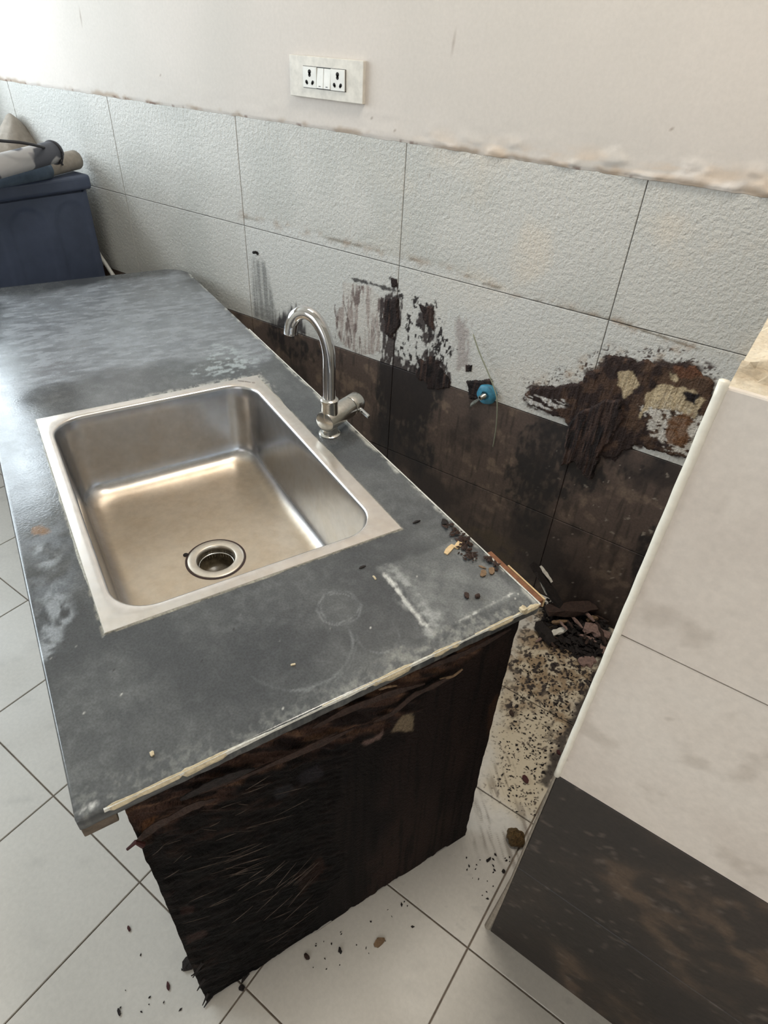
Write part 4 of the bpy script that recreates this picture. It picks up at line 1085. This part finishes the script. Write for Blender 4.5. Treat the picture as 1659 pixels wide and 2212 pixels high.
for k in (0, 1):
    x0 = mx0+2*w4+k*w4; x1 = x0+w4
    mb = MB(); mb.add([(x0+.0006, -.0128, mz0+.001), (x1-.0006, -.0128, mz0+.001), (x1-.0006, -.0128, mz1-.001), (x0+.0006, -.0128, mz1-.001),
                       (x0+.0006, -.0178, mz0+.001), (x1-.0006, -.0178, mz0+.001), (x1-.0006, -.0142, mz1-.001), (x0+.0006, -.0142, mz1-.001)],
                      [(0, 1, 2, 3), (7, 6, 5, 4), (0, 4, 5, 1), (1, 5, 6, 2), (2, 6, 7, 3), (3, 7, 4, 0)])
    s = put('switch', mb.mesh('switch'), M['white_plastic'], soc); bevel(s, .0008)
    put('switch_mark', MB().box((x0+x1)/2-.003, (x0+x1)/2+.003, -.0180, -.0170, mz0+.005, mz0+.0062).mesh('mark'), M['hole'], s)
socket(mx0+4*w4, mx1)

# ================================================================== capped water outlet on the wall, with its strand
vc = ony(1050, 853, -.012)
val = thing('water_outlet', 'blue plastic cap with a metal nipple on the stained tile wall', 'water outlet', (vc[0], -.0005, vc[2]))
ang = np.linspace(0, 2*np.pi, 36, endpoint=False)
def scal(rad, y, k): 
    rr = rad*(1+.03*np.sin(ang*6+k)); return np.stack([vc[0]+rr*np.cos(ang), np.full(36, y), vc[2]+rr*np.sin(ang)], -1)
o = put('cap', MB().rings([scal(.029, -.0008, 0), scal(.030, -.006, 0), scal(.0285, -.013, .2), (scal(.024, -.017, .2)), scal(.013, -.019, .2), scal(.011, -.014, 0)]).mesh('cap'), M['blue'], val); auto_smooth(o, 60)
d = np.array([-.35, -.9, -.22]); d /= np.linalg.norm(d)
n0 = np.array([vc[0]-.001, -.012, vc[2]-.001])
o = put('nipple', MB().lathe(n0, d, [(.0085, 0), (.0085, .010), (.007, .012), (.007, .021), (.0046, .021), (.0044, .012)], 24, True, True).mesh('nipple'), M['chrome_dull'], val); auto_smooth(o)
q = ony(1015, 876, -.008)
mb = MB(); c0 = np.array([vc[0]-.012, -.012, vc[2]-.012]); e1 = np.array([q[0], -.006, q[2]])
R = []
for t in np.linspace(0, 1, 8):
    c = c0+(e1-c0)*t; w = .004+.0055*t-.004*max(0, t-.8)*5; R.append(np.array([c+np.array([0, 0, w]), c+np.array([w*.3, -.002-.001*math.sin(9*t), 0]), c-np.array([0, 0, w]), c+np.array([0, .002, 0])]))
put('tape_tail', mb.rings(R).mesh('tape'), M['teflon'], val)
pts = [ony(1022, 722, -.014), ony(1035, 760, -.017), ony(1052, 800, -.018), ony(1068, 840, -.022), ony(1074, 870, -.024), ony(1072, 920, -.016), ony(1065, 965, -.008)]
pts = np.array(pts); S = np.array([cr(pts, t) for t in np.linspace(0, len(pts)-1, 40)])
o = put('loose_strand', MB().tube(S, .0018, 8).mesh('strand', True), M['cord_green'], None, (S[-1][0], S[-1][1], S[-1][2]))
props(o, 'thin grey-green strand hanging over the blue water outlet', 'strand')
# screw plug in the hole above the worktop
h = ony(553, 545); o = put('wall_plug', MB().lathe((h[0], .002, h[2]), (-.25, -1, .05), [(.0045, 0), (.0045, .012), (.003, .014), (.002, .013)], 12).mesh('plug'), M['black'], None, (h[0], 0, h[2]))
props(o, 'small dark wall plug in a drilled hole above the grey run-off', 'wall plug')

# ================================================================== washing machine at the far left
MXF, MY1 = -2.30, -.052
wm = thing('washing_machine', 'navy black washing machine with embossed side panel beyond the worktop', 'washing machine', (-2.6, -.35, 0))
def arch_sd(y, z, cy, w, ztop): # arch-topped panel pressed into the sheet
    r = w; return np.maximum(np.where(z > ztop-r, np.hypot(y-cy, z-(ztop-r))-r, np.abs(y-cy)-r), -(z-.1))
def washer_side():
    y = np.arange(-.65, MY1-.018, .005); z = np.arange(.03, .906, .006)
    Y, Z = np.meshgrid(y, z, indexing='ij'); h = np.zeros(Y.shape)
    for cy in (-.145, -.31, -.475): 
        d = arch_sd(Y, Z, cy, .062, .872); h -= .0035*sstep(.010, -.010, d)
    V = np.stack([MXF+h, Y, Z], -1); n, m = Y.shape
    Q = gridquads(n, m); return mesh_np('side', V.reshape(-1, 3), Q, True)
put('side_panel', washer_side(), M['washer'], wm)
o = put('body', MB().box(-2.88, MXF-.008, -.65, MY1-.022, .03, .906).mesh('body'), M['washer'], wm); bevel(o, .006)
o = put('rear_flange', MB().box(-2.88, MXF-.0005, MY1-.023, MY1-.012, .03, .906).mesh('flange'), M['washer'], wm); bevel(o, .002)
o = put('lid', MB().box(-2.90, MXF+.016, -.665, MY1+.006, .9065, .955).mesh('lid'), M['washer'], wm); bevel(o, .012, 4)
for dy in (-.60, -.12):
    for dx in (-2.84, -2.36):
        put('foot', MB().lathe((dx, dy, 0), EZ, [(.022, 0), (.022, .02), (.012, .031)], 14).mesh('foot'), M['black'], wm)
ph = [ony(205, 520, -.06), ony(212, 545, -.045), ony(228, 570, -.035), ony(248, 600, -.03)]
o = put('drain_hose', MB().tube(np.array([cr(np.array(ph), t) for t in np.linspace(0, 3, 16)]), .008, 12).mesh('hose', True), M['pvc'], wm)
# things lying on the machine
ZM = .955
def roll_mesh(p, q, rad, n=22, sag=.0):
    """a rolled sheet: spiral cross-section with open ends"""
    p, q = np.array(p), np.array(q); ax = (q-p)/np.linalg.norm(q-p); side = np.cross(ax, EZ); side /= np.linalg.norm(side); upv = np.cross(side, ax)
    mb = MB(); t = np.linspace(0, 2*np.pi*2.4, 56); r = rad*(1-.42*(1-t/t[-1]))
    prof = [(r[k]*math.cos(t[k]), r[k]*math.sin(t[k])) for k in range(len(t))]
    R = []
    for s in np.linspace(0, 1, 9):
        c = p+(q-p)*s-EZ*sag*math.sin(math.pi*s); R.append(np.array([c+side*u+upv*v for u, v in prof]))
    mb.rings(R, False, False, False)
    me = mb.mesh('roll', True); return me
def roll(name, label, p, q, rad, m, cat='roll', group=None):
    c = (np.array(p)+np.array(q))/2; o = put(name, roll_mesh(p, q, rad), M[m], None, (c[0], c[1], min(p[2], q[2])-rad))
    md = o.modifiers.new('sheet', 'SOLIDIFY'); md.thickness = .003; md.offset = -1
    return props(o, label, cat, group)
def onm(x, y, z): return onz(x, y, z)
r1 = .026
pB0, pB1 = onz(-140, 411, ZM+r1), onz(103, 367, ZM+r1)
roll('rolled_sheet', 'blue rolled sheet lying along the edge of the washing machine lid', pB0, pB1, r1, 'cloth_blue')
pC0, pC1 = onz(88, 364, ZM+.032), onz(163, 346, ZM+.032)
roll('rolled_sheet', 'short beige rolled sheet nearest the wall on the washing machine', pC0, pC1, .030, 'cloth_beige')
pA0, pA1 = onz(-120, 391, ZM+.080), onz(120, 328, ZM+.094)
wr = thing('rolled_sheet', 'white rolled sheet with dark patches on top of the blue roll', 'roll', tuple((pA0+pA1)/2-np.array([0, 0, .03])))
o = put('sheet', roll_mesh(pA0, pA1, .030), M['cloth_patch'], wr); md = o.modifiers.new('sheet', 'SOLIDIFY'); md.thickness = .003; md.offset = -1
axA = (pA1-pA0)/np.linalg.norm(pA1-pA0); sdA = np.cross(axA, EZ); sdA /= np.linalg.norm(sdA); upA = np.cross(sdA, axA)
pe = pA1-axA*.012
S = [pe+.0325*(math.cos(t)*sdA+math.sin(t)*upA) for t in np.linspace(0, 2*math.pi, 33)]
put('strap', MB().tube(S, .0032, 8).mesh('strap', True), M['cord_black'], wr)
tl = [pe+.033*(math.cos(t)*sdA+math.sin(t)*upA) for t in (5.2, 5.6)]+[onz(134, 354, ZM+.04), onz(146, 367, ZM+.006)]
put('strap_tail', MB().tube(np.array([cr(np.array(tl), t) for t in np.linspace(0, 3, 16)]), .0034, 8).mesh('tail', True), M['cord_black'], wr)
# folded beige sheet heaped behind the rolls
def heap():
    q0 = onz(0, 335, ZM+.03); q1 = onz(105, 322, ZM+.03)
    u = np.linspace(0, 1, 40); v = np.linspace(0, 1, 26); U, Vv = np.meshgrid(u, v, indexing='ij')
    d = q1-q0; back = np.array([-.9, .25, 0]); back /= np.linalg.norm(back)
    X = q0[None, None]+U[..., None]*d+Vv[..., None]*back*.22
    hh = np.sin(np.pi*np.clip(Vv, 0, 1))**.7*(.085+.05*np.exp(-((U-.55)/.25)**2))*(.55+.45*np.sin(np.pi*np.clip(U*.92+.04, 0, 1)))+.012*(fbm(U*6, Vv*6, 3, 601)-.5)
    X[..., 2] = ZM+.006+hh
    return X
X = heap(); n, m = X.shape[:2]
o = put('folded_sheet', mesh_np('sheet', X.reshape(-1, 3), gridquads(n, m), True), M['cloth_patch2'] if 'cloth_patch2' in M else M['cloth_beige'], None, (X[..., 0].mean(), X[..., 1].mean(), ZM))
md = o.modifiers.new('sheet', 'SOLIDIFY'); md.thickness = .004
props(o, 'crumpled beige sheet heaped behind the rolls on the washing machine', 'sheet')
def cord(name, label, ck):
    S = np.array([cr(np.array(ck), t) for t in np.linspace(0, len(ck)-1, 40)])
    props(put(name, MB().tube(S, .0042, 10).mesh('cord', True), M['cord_black'], None, tuple(S[-1])), label, 'cord')
cord('black_cord', 'long black cord lying across the crumpled sheet on the washing machine', [onz(-30, 300, ZM+.16), onz(0, 304, ZM+.155), onz(45, 308, ZM+.15), onz(90, 317, ZM+.125), onz(98, 322, ZM+.09)])
q = onz(83, 381, ZM+.004); o = put('paper_scrap', MB().rings([np.array([q+np.array([-.02, -.03, -.003]), q+np.array([.012, -.028, -.003]), q+np.array([.016, .03, -.003]), q+np.array([-.012, .034, -.003])]), np.array([q+np.array([-.016, -.024, .006]), q+np.array([.009, -.02, .008]), q+np.array([.011, .022, .010]), q+np.array([-.009, .026, .007])])]).mesh('scrap'), M['white_laminate'], None, (q[0], q[1], ZM))
props(o, 'small pale scrap tucked under the blue roll', 'scrap')
q = onz(-6, 306, ZM+.10); o = put('pinkish_board', MB().rings([np.array([(q[0]-.03, q[1]-.10, ZM+.0005), (q[0]+.0, q[1]-.10, ZM+.0005), (q[0], q[1]+.004, ZM+.0005), (q[0]-.03, q[1]+.004, ZM+.0005)]), np.array([(q[0]-.03, q[1]-.10, ZM+.22), (q[0]+.0, q[1]-.10, ZM+.22), (q[0], q[1]-.016, ZM+.22), (q[0]-.03, q[1]-.016, ZM+.22)])]).mesh('board'), M['pink_card'], None, (q[0], q[1], ZM))
props(o, 'pinkish upright board at the left edge of the photo on the washing machine', 'board')

# ================================================================== debris
def shard(p, q, w, h, seed, n=6, taper=.35, jag=.3):
    """a splintered stick from p to q"""
    r = random.Random(seed); p, q = np.array(p, float), np.array(q, float); ax = (q-p)/np.linalg.norm(q-p)
    side = np.cross(ax, EZ); side /= np.linalg.norm(side)+1e-9; upv = np.cross(side, ax); R = []
    for k in range(n):
        t = k/(n-1); s = 1-(1-taper)*abs(2*t-1)**2.2; j = lambda: 1+r.uniform(-jag, jag)
        c = p+(q-p)*t+side*r.uniform(-.12, .12)*w
        R.append(np.array([c+side*w/2*s*j()+upv*h/2*s*j(), c-side*w/2*s*j()+upv*h/2*s*j(), c-side*w/2*s*j()-upv*h/2*s*j(), c+side*w/2*s*j()-upv*h/2*s*j()]))
    return MB().rings(R).mesh('shard')
def debris(name, label, cat, p, q, w, h, m, seed, group=None, **kw):
    me = shard(p, q, w, h, seed, **kw); c = (np.array(p)+np.array(q))/2
    zmin = min(v.co.z for v in me.vertices)
    return props(put(name, me, M[m], None, (c[0], c[1], zmin)), label, cat, group)
def flr(x, y, z): return onz(x, y, z)
PILE = (('thick dark brown splintered plank lying across the corner debris', (1182, 1322, .05), (1285, 1308, .05), .045, .022, 'brown_wood'),
        ('torn splinter with a white laminate face in the corner debris', (1188, 1372, .02), (1222, 1356, .026), .018, .008, 'white_laminate'),
        ('mauve grey wood fragment leaning by the partition foot', (1262, 1352, .028), (1316, 1376, .02), .034, .016, 'mauve_wood'),
        ('small mauve fragment below the leaning grey one', (1298, 1392, .012), (1306, 1412, .012), .018, .012, 'mauve_wood'),
        ('long dark splinter propped against the wall behind the worktop corner', (1150, 1215, .16), (1215, 1318, .05), .030, .010, 'dark_wood'),
        ('white edged splinter propped against the wall', (1168, 1222, .15), (1192, 1258, .12), .010, .004, 'white_laminate'),
        ('thin white edged splinter below the propped one', (1165, 1250, .10), (1182, 1285, .08), .008, .004, 'white_laminate'),
        ('dark crumbling lump left of the white faced splinter', (1160, 1345, .02), (1195, 1390, .02), .030, .020, 'dark_wood'),
        ('slim pale sliver at the front of the corner debris', (1158, 1386, .008), (1176, 1374, .008), .007, .004, 'mauve_wood'),
        ('tan cream chip behind the mauve fragment', (1268, 1340, .028), (1290, 1334, .028), .016, .010, 'tan_wood'),
        ('brown chip between the plank and the white faced splinter', (1192, 1345, .03), (1225, 1342, .03), .012, .008, 'tan_wood'),
        ('dark stick poking out beside the white corner trim', (1288, 1345, .03), (1310, 1392, .03), .010, .010, 'brown_wood'),
        ('pinkish grey flat chip on the filthy floor by the partition', (1252, 1432, .006), (1285, 1424, .006), .034, .008, 'mauve_wood'))
for k, (lb_, p, q, w, h, mm) in enumerate(PILE):
    debris('wood_splinter', lb_, 'splinter', onz(*p), onz(*q), w, h, mm, 700+k, 'splinters in the corner by the wall', n=7, taper=.62, jag=.34)
rs = random.Random(77)
for k in range(16):
    x, y = rs.uniform(1185, 1300), rs.uniform(1315, 1400); p = onz(x, y, rs.uniform(.012, .045)); an = rs.uniform(-.6, 3.4); L = rs.uniform(.025, .06)
    q = p+np.array([math.cos(an)*L, math.sin(an)*L*.6, rs.uniform(-.012, .012)]); q[1] = min(q[1], -.012); p[1] = min(p[1], -.012); p[0] = min(p[0], PX-.02); q[0] = min(q[0], PX-.02); q[2] = max(q[2], .008)
    debris('wood_splinter', 'thin brown splinter lost among the corner debris', 'splinter', p, q, rs.uniform(.004, .010), rs.uniform(.003, .006), rs.choice(('brown_wood', 'dark_wood', 'brown_wood', 'mauve_wood')), 740+k, 'thin splinters in the corner heap', n=5, taper=.5, jag=.3)
# crumbs heaped in the corner and strewn over the floor
def crumbs(name, label, spots, m, parent=None, seed=0):
    r = random.Random(seed); mb = MB()
    for (x, y, z, s) in spots:
        u = [r.uniform(.5, 1.3) for _ in range(6)]; an = r.uniform(0, 6.28); ca, sa = math.cos(an), math.sin(an); el = r.uniform(1, 2.4)
        V = []
        for i, (dx, dy, dz) in enumerate(((1, 0, 0), (-1, 0, 0), (0, 1, 0), (0, -1, 0), (0, 0, 1), (0, 0, -.4))):
            dx *= el; X, Y = (dx*ca-dy*sa), (dx*sa+dy*ca); V.append((x+X*s*u[i], y+Y*s*u[i], z+dz*s*u[i]*.8))
        mb.add(V, [(0, 2, 4), (2, 1, 4), (1, 3, 4), (3, 0, 4), (2, 0, 5), (1, 2, 5), (3, 1, 5), (0, 3, 5)])
    o = put(name, mb.mesh(name), M[m], parent); props(o, label, 'crumbs', kind='stuff'); return o
def inpoly(P, n, seed, dens=None):
    r = np.random.default_rng(seed); lo, hi = P.min(0), P.max(0); out = []
    while len(out) < n:
        q = lo+(hi-lo)*r.random((n*3, 2)); ok = sdpoly(q[:, 0], q[:, 1], P) < 0
        out += list(q[ok])
    return out[:n]
rr = random.Random(9)
heapP = FP((1165, 1300), (1330, 1320), (1305, 1420), (1250, 1425), (1175, 1390))
sp = []
for k, q in enumerate(inpoly(np.minimum(heapP, [9, -.012]), 420, 21)):
    d = abs(q[1])*3+.02; sp.append((q[0], min(q[1], -.008), rr.uniform(.002, .035)*max(.15, 1-d), rr.uniform(.003, .009)))
crumbs('rotten_crumbs', 'heap of crumbled dark rotten wood in the corner behind the worktop', sp, 'dark_wood', seed=1)
sp = [(q[0], q[1], .0012, rr.uniform(.0012, .0036)) for q in inpoly(FP((1185, 1400), (1300, 1430), (1180, 1680), (1130, 1660), (1100, 1560), (1110, 1440)), 300, 22)]
sp += [(q[0], q[1], .001, rr.uniform(.0010, .0026)) for q in inpoly(FP((1180, 1600), (1160, 1780), (1060, 1720), (1080, 1600)), 90, 23)]
sp += [(q[0], q[1], .001, rr.uniform(.0010, .0024)) for q in inpoly(FP((1010, 1840), (1130, 1800), (1090, 1900), (1050, 1960), (1000, 1880)), 26, 24)]
sp += [(q[0], q[1], .001, rr.uniform(.0010, .0022)) for q in inpoly(FP((640, 2060), (880, 1930), (900, 2010), (760, 2080), (660, 2110)), 22, 25)]
sp += [(q[0], q[1], .001, rr.uniform(.0010, .0022)) for q in inpoly(FP((300, 2050), (420, 2080), (430, 2190), (250, 2200)), 10, 26)]
crumbs('floor_crumbs', 'dark wood crumbs strewn over the white floor tiles', sp, 'dark_wood', seed=2)
FLOOR_CHIPS = (('dark red wood chip on the dirty floor between panel and partition', (1132, 1674), (1139, 1692), .014, .006, 'red_chip'),
               ('small oval brown chip on the floor beside the panel edge', (1102, 1534), (1108, 1547), .010, .006, 'brown_wood'),
               ('brown flat chip on the floor tile in front of the panel', (808, 2042), (832, 2030), .013, .004, 'tan_wood'),
               ('dark upright chip on the floor below the panel front', (732, 2046), (737, 2060), .006, .005, 'dark_wood'),
               ('brown curled chip on the floor left of the dark upright one', (658, 2060), (668, 2072), .008, .005, 'brown_wood'),
               ('dark torn flake on the floor at the panel left foot', (398, 2072), (418, 2090), .026, .006, 'dark_wood'),
               ('thin dark sliver on the floor left of the panel foot', (362, 2120), (364, 2140), .005, .003, 'red_chip'),
               ('tiny reddish sliver on the floor tile above the thin dark one', (276, 2000), (280, 2012), .005, .003, 'red_chip'),
               ('dark sliver on the floor at the bottom edge of the photo', (255, 2178), (259, 2194), .005, .003, 'dark_wood'),
               ('dark chip lying near the lower corner of the panel', (516, 2138), (528, 2132), .010, .005, 'dark_wood'),
               ('dark red chip against the trim beside the dirty floor', (1204, 1620), (1210, 1630), .009, .005, 'red_chip'),
               ('black chip on the floor left of the partition foot', (1052, 1862), (1060, 1852), .005, .004, 'dark_wood'),
               ('dark brown chip on the floor beside the joint near the trim', (1086, 1878), (1090, 1886), .007, .005, 'dark_wood'))
for k, (lb_, p, q, w, h, mm) in enumerate(FLOOR_CHIPS):
    debris('wood_chip', lb_, 'chip', onz(p[0], p[1], h*.55), onz(q[0], q[1], h*.55), w, h, mm, 800+k, 'chips on the floor', n=5, jag=.22)
# spongy clump by the partition foot
cl = onz(1114, 1808, .014); t = np.linspace(0, 2*np.pi, 20, endpoint=False); R = []
for k, (s, z) in enumerate(((.75, -.013), (1.0, -.006), (1.05, .002), (.85, .010), (.45, .015))):
    rad = np.array([.018*s*(1+.35*(float(fbm(np.array(math.cos(a)*2+5), np.array(math.sin(a)*2+k*.7), 3, 900))-.5)*2) for a in t])
    R.append(np.stack([cl[0]+rad*np.cos(t)*1.1, cl[1]+rad*np.sin(t), np.full(20, cl[2]+z)+.003*np.sin(t*5+k)*(k > 0)], -1))
o = put('brown_clump', MB().rings(R).mesh('clump'), M['clump'], None, (cl[0], cl[1], 0)); props(o, 'spongy yellow-brown clump at the foot of the partition wall', 'clump')
# chips on the worktop
def ctop(x, y, h): return onz(x, y, ZC+h)
TOP = (('flat cream wood chip on the worktop beside the brown crumbs', (962, 1196), (980, 1178), .010, .003, 'pale_wood'),
       ('broader cream wood chip touching the brown crumbs on the worktop', (984, 1184), (998, 1166), .011, .003, 'pale_wood'),
       ('dark brown flake at the rear edge of the worktop, furthest from the corner', (954, 1130), (968, 1128), .016, .006, 'dark_wood'),
       ('curled tan flake on the worktop near the rear edge', (1040, 1245), (1048, 1232), .010, .004, 'tan_wood'),
       ('curled tan flake beside the other one, closer to the edge', (1060, 1240), (1064, 1226), .010, .004, 'tan_wood'),
       ('thin tan sliver pointing at the curled flakes', (1034, 1222), (1050, 1228), .004, .002, 'tan_wood'),
       ('left one of two dark chips on the scraped square of the worktop', (1004, 1280), (1012, 1292), .008, .005, 'brown_wood'),
       ('right one of two dark chips on the scraped square of the worktop', (1028, 1284), (1036, 1290), .009, .005, 'brown_wood'),
       ('cream cube of putty at the near rear corner of the worktop', (1124, 1318), (1136, 1314), .010, .008, 'putty'),
       ('tiny yellow crumb alone on the near part of the worktop', (326, 1624), (331, 1632), .005, .003, 'putty'),
       ('small dark fleck on the worktop between sink and scraped square', (776, 1228), (790, 1222), .004, .002, 'dark_wood'),
       ('small yellow fleck on the worktop beside the scraped square', (806, 1244), (812, 1252), .003, .002, 'putty'),
       ('pale sliver on the worktop inside the large pot ring', (628, 1437), (638, 1434), .003, .002, 'putty'),
       ('dark sliver on the worktop between sink corner and rear edge', (892, 1130), (908, 1124), .004, .003, 'dark_wood'))
for k, (lb_, p, q, w, h, mm) in enumerate(TOP):
    debris('wood_chip', lb_, 'chip', ctop(p[0], p[1], h*.55), ctop(q[0], q[1], h*.55), w, h, mm, 850+k, 'chips on the worktop', n=4, jag=.12, taper=.75 if mm in ('pale_wood', 'putty') else .4)
rr = random.Random(31); sp = []
for (x, y, n, s) in ((1003, 1182, 26, 12), (1010, 1196, 20, 12), (985, 1152, 12, 10), (968, 1140, 8, 8), (1022, 1205, 8, 7), (1062, 1212, 10, 9), (1075, 1222, 8, 8), (1000, 1168, 12, 8)):
    for k in range(n):
        q = cab(x+rr.gauss(0, s*.7), y+rr.gauss(0, s*.6))
        if q[0] > LA-.006: q[0] = LA-.006-rr.random()*.01
        w = G(q[0], q[1], ZC); sz = rr.uniform(.0016, .0048); sp.append((w[0], w[1], ZC+sz*.45+rr.random()*.004, sz))
crumbs('worktop_crumbs', 'brown rotten wood crumbs heaped at the rear edge of the worktop', sp, 'brown_wood', seed=3)
